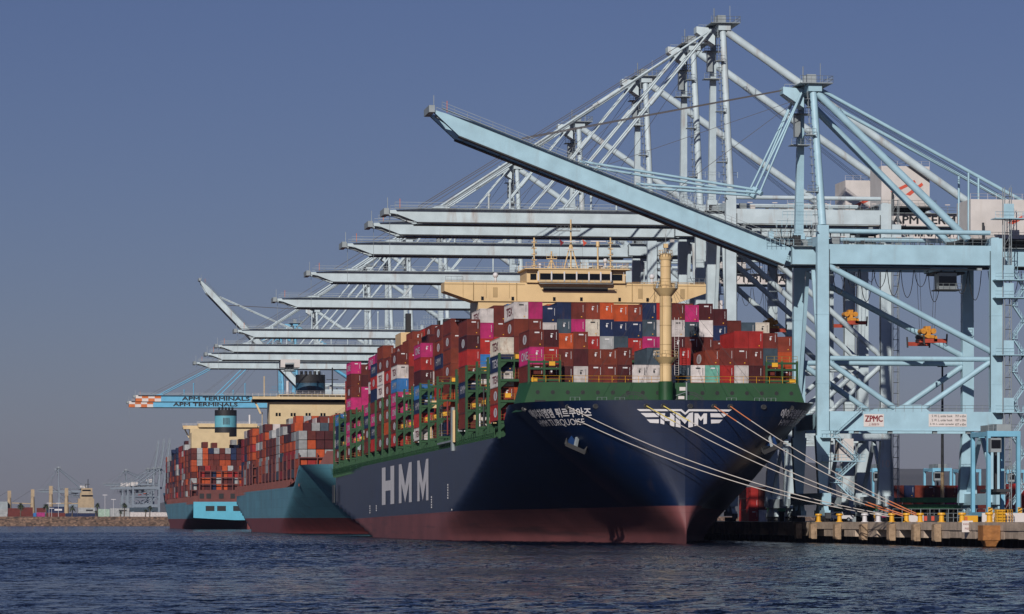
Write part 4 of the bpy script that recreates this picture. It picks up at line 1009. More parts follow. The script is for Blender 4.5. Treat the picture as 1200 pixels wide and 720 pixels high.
    mb = MB(); mb.rail([(-3.2,-hy2-1.8,za+.4),(2.6,-hy2-1.8,za+.4),(2.6,hy2+1.8,za+.4),(-3.2,hy2+1.8,za+.4)], M_STEEL, 1.2, 1.0, .05)
    mb.tube((-2,-3,za),(-2,-3,za+3.6),.1,M_STEEL,5); mb.tube((1.8,0,za),(1.8,0,za+4.6),.07,M_STEEL,4); mb.tube((-.4,2,za+.4),(-.4,2,za+2.6),.45,M_STEEL,8); mb.box(-1.4,.2,-3.6,-2.4,za+.4,za+2.2,M_STEEL); mb.build('apex_platform', ax)
    mb = MB()                                # cage and ladder on the rear mast leg
    for zz_ in (za-4, za-9.5): mb.box(-2.6,.8,hy2-1.2,hy2+1.6,zz_,zz_+.14,M_STEEL); mb.rail([(-2.6,hy2-1.2,zz_),(.8,hy2-1.2,zz_)],M_STEEL,1.1,.8,.05)
    mb.box(-1.9,-.9,hy2-.8,hy2+.6,za-8,za-4.2,M_STEEL)
    mb.build('service_cage', ax)
    # stays from the apex to the boom
    at = (reach*.84, reach*.44) if zg > 55 else (reach*.60, reach*.44)
    for d in at:
        for sy in (-1, 1):
            e = B(d, sy*hy, .5)
            if 0.1 < ang < 0.6 or ang >= .6:
                kx = Vector((-7.5-(d/reach)*5, sy*hy, za-(za-zt)*(.60+.12*(1-d/reach))))
                if ang >= .6: kx = Vector((-10, sy*hy, zt+(za-zt)*.75))
                mb = MB(); mb.tube((-2,sy*hy2*.6,za-.6), kx, .19, P, 6); mb.tube(kx, e, .24, P, 6); mb.tube(kx+Vector((.3,-.3,-.2)), kx+Vector((-.3,.3,.2)), .45, P, 8); mb.build('forestay', root)
            else:
                mb = MB(); s_ = Vector((-2.5,sy*hy2*.6,za-.6)); mb.tube(s_, e, .21, P, 6); m1 = s_.lerp(e, .34); m2 = s_.lerp(e, .42); mb.tube(m1, m2, .42, P, 6)
                mb.bar(e-Vector((1.5,0,.5)), e+Vector((1.5,0,0)), .5, .7, P); mb.build('forestay', root)
    mb = MB()
    for sy in (-1, -.4, .4, 1): mb.tube((-2.5,sy*1.2,za+.2), B(reach*(.76 if ang else .9),sy*2,.8), .055, M_CABLE, 3, caps=False); mb.tube((.5,sy*1.2,za+.2), (back*.75,sy*2,zt+6), .045, M_CABLE, 3, caps=False)
    for x_, f in ((-.5, .55), (-.3, .35)): mb.tube((-2.5,x_*3,za-2), B(reach*f,x_*3,.6), .05, M_CABLE, 3, caps=False)
    mb.build('hoist_ropes', root)
    # posts with lamps on the boom
    if ang == 0:
        for d in (reach*.28, reach*.62):
            mb = MB(); p = B(d,-hy-1.2,0); mb.tube(p, p+Vector((0,0,5.2)), .22, P, 6); mb.tube(p+Vector((0,0,5.2)), p+Vector((.1,0,5.8)), .35, P, 6); mb.build('lamp_post', bm)
    # machinery house
    mb = MB(); x0, x1, hz, hh = (GA-3.2, GA+14, zt+1.5, 7.0) if zg < 55 else (GA+.4, GA+10.2, zt+1.2, 8.0)
    if detail == 0: x0, x1, hz, hh = GA-6, GA+2, zt+1.0, 4.5
    HW = 4.6 if detail else 3
    mb.add([(x0,-HW,hz),(x1,-HW,hz),(x1,HW,hz),(x0,HW,hz),(x0,-HW,hz+hh),(x1,-HW,hz+hh),(x1,HW,hz+hh),(x0,HW,hz+hh)],[(0,3,2,1),(4,5,6,7),(0,1,5,4),(1,2,6,5),(2,3,7,6),(3,0,4,7)],M_WHITE)
    mb.box(x0-1.4,x1+1,-6,6,hz-.35,hz-.02,M_DARK); mb.box(x0+.5,x1-.5,-3.4,3.4,zt-.01,hz-.36,M_DARK); mh = mb.build('machinery_house', root)
    if mark:
        mb = MB(); y = -4.63; cx = x0+9.5 if zg < 55 else x0+4.6; cz = hz+3.8
        for dx, dz, l_ in ((-2.8,-.9,5.2),(.3,-1.4,3.6)): mb.add([(cx+dx,y,cz+dz),(cx+dx+.9,y,cz+dz-.25),(cx+dx+l_,y,cz+dz+1.9),(cx+dx+l_-.3,y,cz+dz+2.4)],[(0,1,2,3)],M_REDP)
        mb.build('red_logo', mh)
    mb = MB(); mb.rail([(x0-1.4,-6,hz),(x1+1,-6,hz),(x1+1,6,hz)], M_STEEL, 1.1, 1.2, .04); mb.rail([(x0,-HW+.1,hz+hh),(x1,-HW+.1,hz+hh)], M_LETTER, 1.0, 1.6, .04); mb.tube((x0+2,-5.5,hz),(x0+2,-5.5,hz+2.8),.2,M_DARK,6); mb.build('handrail', mh)
    # trolley, cab, head block and spreader
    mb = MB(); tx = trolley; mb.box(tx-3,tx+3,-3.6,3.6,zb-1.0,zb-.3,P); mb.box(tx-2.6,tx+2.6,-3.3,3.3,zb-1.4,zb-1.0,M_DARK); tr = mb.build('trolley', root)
    mb = MB(); mb.box(tx-2.4,tx+.8,-4.6,-1.4,zb-4.2,zb-1.3,M_STEEL); mb.box(tx-2.45,tx+.7,-4.65,-4.6,zb-3.6,zb-1.9,M_GLASS); mb.box(tx-2.9,tx+1.5,-5.1,-1.2,zb-4.4,zb-4.2,M_DARK); mb.rail([(tx-2.9,-5.1,zb-4.2),(tx+1.5,-5.1,zb-4.2)],M_STEEL,1,1,.04); mb.build('operator_cab', tr)
    sz = 31.5 if zg < 55 else 39; sxx = tx-3.4
    mb = MB()
    for dx, dy in ((-1.6,-1),(1.6,-1),(-1.6,1),(1.6,1)): mb.tube((sxx+dx,dy,zb-1),(sxx+dx*.7,dy*.8,sz+2.4),.045,M_CABLE,3,caps=False)
    mb.build('hoist_ropes', tr)
    mb = MB(); mb.box(sxx-1.0,sxx+1.0,-1.3,1.3,sz+.9,sz+1.5,M_AMB); mb.tube((sxx-.9,-1.3,sz+2.2),(sxx-.9,1.3,sz+2.2),.5,M_AMB,10); mb.tube((sxx+.9,-1.3,sz+2.2),(sxx+.9,1.3,sz+2.2),.5,M_AMB,10); mb.box(sxx-.45,sxx+.5,-.8,.8,sz+1.5,sz+3.1,M_AMB); mb.tube((sxx-1.5,-.6,sz+1.2),(sxx-1.5,.6,sz+1.2),.5,M_DARK,8); mb.tube((sxx+1.4,-.5,sz+1.1),(sxx+1.4,.5,sz+1.1),.4,M_AMB,8); mb.build('head_block', tr)
    mb = MB(); mb.box(sxx-.55,sxx+.55,-3.0,3.0,sz+.1,sz+.85,M_SPRED); mb.box(sxx-1.9,sxx+1.9,-6,-5.7,sz-.1,sz+.6,M_SPRED); mb.box(sxx-1.9,sxx+1.9,5.7,6,sz-.1,sz+.6,M_SPRED); mb.box(sxx-.3,sxx+.3,-6,6,sz+.1,sz+.6,M_SPRED); mb.box(sxx-1.7,sxx+1.7,-1.5,1.5,sz+.2,sz+.8,M_SPRED)
    for dx in (-2.0, 2.0):
        for dy in (-5.8, 5.8): mb.bar((sxx+dx,dy,sz-.4),(sxx+dx*1.05,dy,sz+1.5),.25,.25,M_DARK)
    mb.build('spreader', tr)
    # festoon cable loops
    mb = MB(); x = 3.0
    while x < GA-3:
        pts = []
        for i in range(11):
            t = i/10; pts.append((x+2.3*t, -4.4, zb-.9-5.6*(1-(2*t-1)**2)**.7*(0.75+.25*math.sin(x))))
        mb.path(pts, .075, M_BLACK, 4); x += 2.45 if zg < 55 else 2.0
    mb.box(2,GA-2,-4.6,-4.2,zb-.85,zb-.6,M_STEEL)
    for dx in range(int(GA), int(back)-3, 3):
        pts = [(dx+2.6*i/8, -4.4, zb-.9-4.5*(1-(2*i/8-1)**2)**.7) for i in range(9)]; mb.path(pts, .075, M_BLACK, 4)
    mb.build('festoon_cable', root)
    if detail:
        mb = MB(); cr_ = random.Random(5)
        for _ in range(26 if detail > 1 else 12):
            x = cr_.uniform(-9, 4); y = cr_.uniform(-4.2, 4.2); z = zt+.2+max(0, -x-4)*math.tan(min(ang, .5))
            if cr_.random() < .6: mb.box(x, x+cr_.uniform(.3,1.4), y, y+.8, z, z+cr_.uniform(.4,1.8), cr_.choice([P, M_STEEL, M_STEEL, M_DARK, M_WHITE]))
            else: mb.tube((x,y,z),(x+cr_.uniform(-1.5,1.5),y,z+cr_.uniform(1.5,4.5)),.07,M_STEEL,4)
        for k in range(5): mb.rail([(-9+k*1.0,-4.6,zt+1.6*k),(-4+k*1.6,-4.6,zt+1.6*k)], P, 1.1, .9, .045)
        mb.build('hinge_machinery', root)
        mb = MB(); x = -1.3                      # caged ladder up the near mast leg
        for g in (-.3, .3): mb.tube((x,-HY+g-1.0,zt+2),(x-.5,-hy_a+g-1.0,za-1),.045,M_STEEL,3)
        n_ = int((za-zt)/1.6)
        for k in range(n_):
            t = k/n_; c_ = Vector((x-.5*t,-HY+(HY-hy_a)*t-1.0,zt+2+(za-zt-3)*t)); mb.box(c_.x-.35,c_.x+.35,c_.y-.45,c_.y+.45,c_.z,c_.z+.06,M_STEEL)
        for zz_ in np.arange(zt+9, za-4, 10): mb.box(x-1.2,x+.6,-HY-1.2+(zz_-zt)/(za-zt)*4,-HY+.8+(zz_-zt)/(za-zt)*4,zz_,zz_+.1,M_STEEL); mb.rail([(x-1.2,-HY-1.2+(zz_-zt)/(za-zt)*4,zz_),(x+.6,-HY-1.2+(zz_-zt)/(za-zt)*4,zz_)],M_STEEL,1.1,.9,.045)
        mb.build('ladder', root)
        mb = MB()                                # lamps, pipes and boxes along the girder and legs
        for x in np.arange(2, GA-2, 3.1): mb.box(x, x+cr_.uniform(.3,1.2), -3.9, -3.5, zt+.05, zt+cr_.uniform(.4,1.3), cr_.choice([P, M_STEEL, M_DARK, M_WHITE]))
        for sx, yy in ((1.15,-HY+.3),(GA-1.15,-HY+.3)): mb.tube((sx,yy-.9,ptz+4),(sx,yy-.9,zt-1),.07,M_DARK,4); mb.tube((sx+.2,yy-.9,4),(sx+.2,yy-.9,ptz),.07,M_DARK,4)
        for x, z_ in ((2.5,zb-1.2),(GA-3,zb-1.2),(6,ptz-.6),(12,ptz-.6),(20,ptz-.6),(26,ptz-.6)): mb.box(x-.4,x+.4,-HY-.5,-HY+.1,z_,z_+.4,M_STEEL)
        mb.build('service_pipes', root)
    # elevator tower with platforms beside the landside leg
    mb = MB(); ex, ey = GA+1.6, -HY-1.6; ztop = zt+10 if zg < 55 else zt+2
    for dx, dy in ((-.6,-.6),(.6,-.6),(.6,.6),(-.6,.6)): mb.tube((ex+dx,ey+dy,2),(ex+dx,ey+dy,ztop),.09,M_STEEL,5)
    z = 2.0
    while z < ztop: mb.box(ex-.62,ex+.62,ey-.62,ey-.56,z,z+.12,M_DARK); mb.tube((ex-.6,ey-.6,z),(ex+.6,ey-.6,z+2.1),.04,M_STEEL,3); z += 2.1
    et = mb.build('elevator_tower', root)
    for zz_ in ((ptz+3, ptz+13, ptz+23, zb-3, zt+4.5) if detail > 1 else (ptz+3, zb-3)):
        if zz_ > ztop: continue
        mb = MB()
        mb.box(ex-2.4,ex+3.4,ey-1.2,ey+2,zz_,zz_+.14,P); mb.rail([(ex-2.4,ey-1.2,zz_+.1),(ex+3.4,ey-1.2,zz_+.1),(ex+3.4,ey+2,zz_+.1)],P,1.1,.8,.045); mb.box(ex-.9,ex+.9,ey-1.15,ey-1.0,zz_+.1,zz_+2.6,P); mb.build('platform', et)
    mb = MB(); z = 3.0; k = 0
    while z < zb-2 and detail > 1:                          # zigzag stair behind the tower
        a, b = (ex+1.2,ey+.6,z),(ex+3.2,ey+.6,z+2.9)
        if k % 2: a, b = (ex+3.2,ey+.6,z),(ex+1.2,ey+.6,z+2.9)
        mb.bar(a,b,.7,.16,P); mb.rail([a,b],P,1.0,.7,.045); mb.box(b[0]-.5,b[0]+.7,b[1]-.6,b[1]+.5,b[2]-.05,b[2]+.05,P); mb.rail([(b[0]-.5,b[1]-.6,b[2]),(b[0]+.7,b[1]-.6,b[2])],P,1.0,.6,.045); z += 2.9; k += 1
    if detail > 1: mb.build('stair', et)
    if detail > 1:                           # stair on the waterside leg below the portal beam
        mb = MB(); pts = [(2.4,ptz+3.4),(1.8+4.6,ptz+3.3)]
        seq = [((6.6,ptz+3.2),(1.6,ptz-1.2)),((1.6,ptz-1.2),(6.0,ptz-5.2)),((6.0,ptz-5.4),(2.0,ptz-9.0)),((2.0,ptz-9.0),(5.2,ptz-12.2))]
        for (xa,za_),(xb,zb_) in seq: mb.bar((xa,-HY-1.2,za_),(xb,-HY-1.2,zb_),.8,.2,P); mb.rail([(xa,-HY-1.6,za_),(xb,-HY-1.6,zb_)],P,1.0,.8,.045)
        for x1_,x2_,z_ in ((-.6,2.6,ptz-1.3),(-.4,7.2,ptz-5.4),(1,3,ptz-9.1)): mb.box(x1_,x2_,-HY-1.9,-HY-.7,z_-.15,z_,P); mb.rail([(x1_,-HY-1.8,z_),(x2_,-HY-1.8,z_)],P,1.1,.8,.045)
        mb.build('stair', root)
        mb = MB(); mb.box(3.2,5.8,-HY+1,-HY+4,ptz-5.4,ptz-1.5,M_WHITE); mb.build('electrical_cabin', root)
    if nums:
        mb = MB(); y = -HY-.78; mb.box(GA-.75,GA+.75,y,y+.03,ptz-8,ptz-6.2,M_SIGN) if 0 else None
        text_on(mb, nums, (GA, y-.02, ptz-4.6), (1,0,0), (0,0,1), 1.5, M_SIGN, bold=.02); mb.build('number_marking', root)
    return root

QY = QZ
def crane_Y(zc): return (zc-142*math.sin(TH))/math.cos(TH)
c1 = crane('nearest pale blue crane with its boom half raised over the navy bow', (142, 617.3, QY), M_CBLUE, zg=48.3, za=76.2, ang=R(20.7), reach=66.8, depth=3.2, detail=2, trolley=24.5)
# signs on the near portal beam
mb = MB(); y = -9.25-.67
mb.box(7.2,10.8,y-.03,y,16.55,18.75,M_SIGN); sg = mb.build('sign_board', c1); mb = MB(); mb.box(18.8,25.6,y-.03,y,16.6,18.8,M_SIGN)
sg2 = mb.build('sign_board', c1)
mb = MB(); heavy(mb,'ZPMC',(9.0,y-.05,17.95),(1,0,0),(0,0,1),1.05,M_DRED,d=0.05,width=3.1); text_on(mb,'上海振华',(9.0,y-.05,16.95),(1,0,0),(0,0,1),.45,M_DRED,width=1.9); mb.build('lettering', sg); mb = MB()
for i, (a, b) in enumerate((('S. W. L. under hook','75T x 65m'),('S. W. L. under hook','100T x 50m'),('S. W. L. under spreader','65T x 65m'))):
    text_on(mb,a,(21.2,y-.05,18.45-i*.72),(1,0,0),(0,0,1),.42,M_TEXT,width=3.7 if i < 2 else 4.3,bold=.01); text_on(mb,b,(24.5,y-.05,18.45-i*.72),(1,0,0),(0,0,1),.42,M_TEXT,width=1.9,bold=.01)
mb.build('lettering', sg2)

hi = dict(zg=61.2, za=97.5, reach=62.0, depth=2.6)
zs = [709, 739, 793, 883, 987, 1147, 1245, 1306, 1379]
tro = [20, 26, 14, 22, 8, 24, 18, -36, 20]
desc = ['tall crane with lowered boom, topmost boom above the ship bridge', 'tall crane with lowered boom, second boom from the top', 'tall crane with lowered boom, third boom from the top', 'tall crane with lowered boom, fourth boom from the top',
        'tall crane with lowered boom, fifth boom from the top', 'tall crane with lowered boom, sixth boom down, above the cream ship house', 'tall crane with lowered boom, seventh boom from the top', 'tall crane with lowered boom, eighth from the top, trolley far out', 'tall crane with the lowest of the level grey booms']
base = {}
for i, z in enumerate(zs):
    Yc = crane_Y(z)
    if i == 0:
        c = crane(desc[i], (142, Yc, QY), M_CGREY, detail=1, text='APM TERMINALS', trolley=29.5, nums='10', **hi)
        base[0] = c
    elif i == 1:
        c = crane(desc[i], (142, Yc, QY), M_CGREY, detail=1, text='APM TERMINALS', trolley=20, nums='11', **hi); base[1] = c
    else:
        c = copy_tree(base[1]); c.location = (142, Yc, QY); c['label'] = desc[i]
        dx = tro[i]-20
        for ch in [o for o in bpy.data.objects if o.parent == c and o.name.startswith('trolley')]: ch.location.x = dx
        if i == 7:
            mb = MB(); mb.box(-40,-33,-4.4,4.4,hi['zg']-5.6,hi['zg']-2.7,M_WHITE); mb.build('service_house', c)
        for ch in [o for o in bpy.data.objects if o.parent == c and o.name.startswith('number')]: COL.objects.unlink(ch); bpy.data.objects.remove(ch)
for ch in []: pass
crane('far crane with its boom raised steeply, standing out above the level booms', (142, crane_Y(1600), QY), M_CGREY, zg=58.5, za=94, ang=R(46), reach=68, depth=2.6, detail=1, trolley=20)
ap = crane('bright blue crane with orange and white boom tip, nearer of the pair', (142, crane_Y(1715), QY), M_CSKY, zg=60, za=94, reach=72, depth=3.0, detail=1, tipmark=True, trolley=20)
ap2 = copy_tree(ap); ap2.location = (142, crane_Y(1800), QY); ap2['label'] = 'bright blue crane with orange and white boom tip, farther and slightly higher'; 

# far terminal across the water
fc = crane('distant grey crane with upright boom, rightmost of three', (-262, 4740, 5), M_CPALE, zg=40, za=62, ang=R(82), reach=60, depth=2.4, detail=0, rz=math.pi, back=46, group='distant cranes across the harbour', mark=None, trolley=20)
P0 = lambda px, zc: (((px-600)/4200*zc)*math.cos(TH)+zc*math.sin(TH), zc*math.cos(TH)-((px-600)/4200*zc)*math.sin(TH))
for j, (px, zc, lb) in enumerate(((186,4300,None),(179.5,4350,'distant grey crane with upright boom, middle of three'),(173,4400,'distant grey crane with upright boom, leftmost of three'))):
    c = fc if j == 0 else copy_tree(fc)
    x, y = P0(px, zc); c.location = (x, y, 4)
    if lb: c['label'] = lb
c = crane('distant pale crane with boom lowered above the cream ship', (0,0,0), M_CPALE, zg=36, za=62, ang=0, reach=22, depth=2.6, detail=0, back=38, group='distant cranes across the harbour', mark=None, trolley=20)
x, y = P0(69, 4300); c.location = (x, y, 4)
c = crane('distant grey crane with its boom lowered to the left', (0,0,0), M_CPALE, zg=46, za=62, ang=0, reach=26, depth=2.6, detail=0, back=40, group='distant cranes across the harbour', mark=None, trolley=20)
x, y = P0(148, 4500); c.location = (x, y, 4)

# ------------------------------------------------------------------ quay furniture
FY = [(625,1),(613.6,1),(596,1),(578,1),(560,1),(545,1),(533,1)]
side_w = ['end timber fender on the quay face, beside the navy hull','second timber fender along the quay from the ship','third timber fender along the quay from the ship','fourth timber fender along the quay from the ship','fifth timber fender along the quay from the ship','sixth timber fender along the quay from the ship','timber fender nearest the big rusty fender']
for (zc, _), lb in zip(FY, side_w):
    Yf = (zc-QX*math.sin(TH))/math.cos(TH)
    mb = MB(); mb.box(QX-.95, QX-.06, Yf-.9, Yf+.9, 0.75, 3.35, M_FEND); mb.box(QX-1.08, QX-.95, Yf-.8, Yf+.8, .9, 3.2, M_FEND)
    for zz in (1.3, 2.7): mb.box(QX-.06, QX-.01, Yf-1.0, Yf+1.0, zz-.12, zz+.12, M_DARK)
    tag(mb.build('quay_fender'), lb, 'fender', 'fenders along the quay face')
Yf = (502-QX*math.sin(TH))/math.cos(TH)
mb = MB(); mb.add([(QX-2.5,Yf-1,3.2),(QX,Yf-1,3.2),(QX,Yf-1,1.1),(QX-2.5,Yf-1,1.1),(QX-2.5,Yf+1.6,3.2),(QX,Yf+1.6,3.2),(QX,Yf+1.6,1.1),(QX-2.5,Yf+1.6,1.1)],[(0,1,2,3)[::-1],(4,5,6,7),(0,4,5,1)[::-1],(3,7,6,2),(0,3,7,4)[::-1]],M_RFEND)
mb.frustum((QX-1.2,Yf+.2,.25),(1.3,1.6),(QX-1.2,Yf+.2,1.1),(2.1,2.2),M_RFEND)
tag(mb.build('quay_fender'), 'big rusty steel fender on the quay corner at the right', 'fender', 'fenders along the quay face')
def bollard(px, X=140.4, white=False):
    zc = X*4242/(px+5); Yb = (zc-X*math.sin(TH))/math.cos(TH); m = M_LETTER if white else M_YEL
    mb = MB(); z = QZ+.005; mb.tube((X,Yb,z),(X,Yb,z+.1),.6,m,14); mb.tube((X,Yb,z+.1),(X,Yb,z+1.0),.40,m,14,.36); mb.tube((X,Yb,z+1.0),(X,Yb,z+1.12),.36,m,14,.62); mb.tube((X,Yb,z+1.12),(X,Yb,z+1.4),.62,m,14,.55)
    o = mb.build('mooring_bollard'); return o, Vector((X, Yb, z+.8))
BL = {}
for i, (px, wh, lb) in enumerate(((959,0,'leftmost yellow bollard, nearest the navy hull'),(983.5,0,'yellow bollard standing in front of the white pickup'),(1013,1,'white bollard first of the two white ones'),(1029,1,'white bollard where the mooring lines pass over'),(1044.7,0,'yellow bollard holding the first mooring lines'),
    (1062,0,'yellow bollard holding the middle mooring lines'),(1078,0,'yellow bollard holding the last mooring lines'),(1103,0,'yellow bollard in front of the green hatch covers'),(1127,0,'yellow bollard above the small white sign'),(1159,0,'yellow bollard behind the big rusty fender'))):
    o, p = bollard(px, white=bool(wh)); tag(o, lb, 'bollard', 'bollards on the quay edge'); BL[px] = p
# mooring lines
def line(px, target, lb, cover=None, sag=1.6, end_cover=True, via=None):
    a = ship_world(*FAIR[px]); b = Vector(target); n = 26; pts = []; pre = []
    if via: pre = [a]; a = ship_world(*via)
    for i in range(n+1):
        t = i/n; p = a.lerp(b, t); p.z -= sag*4*t*(1-t); pts.append(p)
    mb = MB()
    if pre: mb.path(pre+[pts[0]], .075, M_ROPE, 6)
    k0 = 3 if cover else 0
    if cover: mb.path(pts[:k0+1], .09, cover, 6)
    k1 = n-4 if end_cover else n
    mb.path(pts[k0:k1+1], .075, M_ROPE, 6)
    if end_cover: mb.path(pts[k1:], .10, M_ROPEO, 6)
    tag(mb.build('mooring_line'), lb, 'rope', 'mooring lines from the navy bow')
line(617, BL[1044.7], 'lowest pale mooring line, from the bow opening nearest the ship name', sag=2.0, end_cover=False, via=bow_point(-16.2, 18.6, 0.5))
line(658, BL[1044.7]+Vector((0,0,.25)), 'second lowest mooring line, from the second bow opening on the left', sag=2.2, end_cover=False)
line(754, BL[1062], 'mooring line with yellow cover from the opening left of the emblem', M_ROPEY, sag=1.6)
line(774, BL[1062]+Vector((0,0,.25)), 'mooring line with yellow cover crossing the emblem letters', M_ROPEY, sag=1.4)
line(835, BL[1078], 'mooring line with red cover from the opening above the right wing', M_ROPEO, sag=1.2)
line(855, BL[1078]+Vector((0,0,.25)), 'topmost mooring line with orange ring at the bow opening', M_ROPEO, sag=1.0)

def at_deck(px, X): zc = X*4242/(px+5); return (zc-X*math.sin(TH))/math.cos(TH)
# pickup truck
def pickup(px, X):
    Yp = at_deck(px, X); r = empty('pickup_truck', (X, Yp, QZ+.01), 'white pickup truck parked side-on near the quay edge', 'truck')
    prof = [(-2.7,.55),(-2.7,1.0),(-1.6,1.12),(-.9,1.72),(.55,1.75),(.75,1.15),(2.7,1.15),(2.7,.55)]
    mb = MB()
    for y in (-.95,.95): mb.face([(x,y,z) for x,z in (prof if y < 0 else prof[::-1])], M_CARW)
    for (x1,z1),(x2,z2) in zip(prof, prof[1:]+prof[:1]): mb.face([(x1,-.95,z1),(x1,.95,z1),(x2,.95,z2),(x2,-.95,z2)], M_CARW)
    mb.build('body', r)
    mb = MB()
    for y in (-.97,.97): mb.face([(-1.35,y,1.2),(-.85,y,1.62),(.42,y,1.64),(.5,y,1.2)], M_GLASS)
    mb.face([(-1.62,-.8,1.14),(-1.62,.8,1.14),(-.93,.8,1.70),(-.93,-.8,1.70)], M_GLASS); mb.build('window', r)
    for x in (-1.7, 1.7):
        for y in (-.9,.9):
            mb = MB(); mb.tube((x,y-.12,.4),(x,y+.12,.4),.4,M_BLACK,14); mb.tube((x,y-.14,.4),(x,y+.14,.4),.2,M_STEEL,10); mb.build('wheel', r)
    for y in (-.7,.7): mb = MB(); mb.box(-2.73,-2.69,y-.18,y+.18,.75,.92,M_LETTER); mb.build('headlight', r)
    r.rotation_euler.z = R(12)
M_CARW = mat('white_car_paint', (0.72,0.70,0.70), 0.3, dirt=0.05, coat=.5)
pickup(981, 146.5)
# low white barrier walls, small striped barriers and the quay sign
def barrier(px0, px1, X, h, m, lb, seg=None, name='barrier_wall'):
    Ya, Yb_ = at_deck(px1, X), at_deck(px0, X); zc = 560; x0 = X; x1 = X+(px1-px0)*570/4242
    mb = MB(); mb.box(x0, x1, Yb_-.3, Yb_, QZ+.01, QZ+h, m)
    if seg:
        n = int((x1-x0)/1.2)
        for i in range(n): mb.box(x0+i*1.2, x0+i*1.2+.5, Yb_-.34, Yb_-.3, QZ+.2, QZ+h-.15, seg)
    tag(mb.build(name), lb, 'barrier', 'low barriers along the quay edge')
barrier(1060,1098,147,1.1,M_SIGN,'white barrier between the middle yellow bollards')
barrier(1150,1204,150,1.4,M_SIGN,'long white barrier at the right end of the quay')
barrier(1129,1145,147,1.0,M_YEL,'yellow and orange barrier block beside the white sign', M_ORANGE)
barrier(992,1004,150,.9,M_STEEL,'small grey and red barrier left of the white bollards', M_REDP)
barrier(1082,1100,149,1.1,M_DARK,'dark crate row behind the yellow bollards', M_REDP)
Yn = at_deck(1134, QX-.1)
mb = MB(); mb.box(QX-1.0,QX+.6,Yn-.06,Yn,2.2,3.85,M_SIGN); sgn_ = mb.build('quay_sign'); tag(sgn_, 'small white warning sign fixed to the quay edge', 'sign')
mb = MB(); text_on(mb,'WARNING',(QX-.2,Yn-.08,3.35),(1,0,0),(0,0,1),.3,M_DRED,width=1.35); text_on(mb,'PIER',(QX-.2,Yn-.08,2.7),(1,0,0),(0,0,1),.3,M_DRED,width=.75); mb.build('lettering', sgn_)

# straddle carriers
def straddle(loc, label, s=1.0):
    r = empty('straddle_carrier', loc, label, 'straddle carrier', 'straddle carriers in the yard')
    W, L_, Hh = 5.0, 9.5, 14.0
    for sx in (-1, 1):
        for y in (-L_/2, L_/2):
            mb = MB(); mb.box(sx*W/2-.28, sx*W/2+.28, y-.4, y+.4, 1.4, Hh, M_CSTR); mb.build('leg', r)
        mb = MB(); mb.box(sx*W/2-.35, sx*W/2+.35, -L_/2-1, L_/2+1, .9, 1.6, M_CSTR); mb.build('side_frame', r)
        for y in (-4.6,-1.6,1.6,4.6): mb = MB(); mb.tube((sx*W/2-.25,y,.7),(sx*W/2+.25,y,.7),.7,M_BLACK,14); mb.build('wheel', r)
        mb = MB(); mb.box(sx*W/2-.36,sx*W/2+.36,-L_/2-1.05,-L_/2-1.0,.9,2.4,M_YEL)
        for k in range(3): mb.bar((sx*W/2-.33,-L_/2-1.07,1.1+k*.5),(sx*W/2+.33,-L_/2-1.07,1.4+k*.5),.04,.14,M_BLACK)
        mb.build('striped_guard', r)
    mb = MB()
    for y in (-L_/2, L_/2): mb.box(-W/2-.3, W/2+.3, y-.42, y+.42, Hh, Hh+.9, M_CSTR)
    for sx in (-1,1): mb.box(sx*W/2-.3, sx*W/2+.3, -L_/2, L_/2, Hh+.05, Hh+.8, M_CSTR)
    mb.rail([(-W/2,-L_/2,Hh+.9),(W/2,-L_/2,Hh+.9)], M_STEEL, 1.1, .8, .05); mb.build('top_frame', r)
    mb = MB(); mb.box(-1.2,1.2,-L_/2-.3,L_/2,Hh+.9,Hh+2.0,M_STEEL); mb.build('engine_deck', r)
    mb = MB(); mb.box(-.5,.5,-L_/2-.1,L_/2-1,4.5,4.9,M_DARK); mb.box(-1.2,1.2,-5,5,4.9,5.4,M_DARK); mb.box(-.25,.25,-.25,.25,5.4,Hh,M_DARK); mb.build('hoist_frame', r)
    mb = MB(); mb.box(-W/2-.2,-W/2+1.6,-L_/2-2.0,-L_/2-.5,Hh-2.6,Hh-.3,M_STEEL); mb.box(-W/2-.1,-W/2+1.5,-L_/2-2.05,-L_/2-2.0,Hh-2,Hh-.6,M_GLASS); mb.build('driver_cab', r)
    mb = MB(); mb.rail([(W/2+.5,-L_/2,2.0),(W/2+.5,-L_/2+.1,2.01)], M_STEEL, 11.5, .1, .04, 14); mb.build('ladder', r)
    return r
M_CSTR = mat('straddle_blue', (0.20, 0.48, 0.66), 0.5, dirt=0.15)
SC1 = straddle((163.5, at_deck(1166, 163.5), QZ+.01), 'light blue straddle carrier standing beneath the nearest crane')
sc_spots = [(236,980,'straddle carrier in the yard left of the tan pole'),(246,985,'straddle carrier in the yard just behind the crane leg'),(262,980,'straddle carrier in the yard right of the tan pole'),(276,1000,'straddle carrier in the yard under the safe load sign'),(292,1010,'straddle carrier far right of the yard')]
for x, y, lb in sc_spots:
    c = copy_tree(SC1); c.location = (x, y, QZ+.01); c['label'] = lb
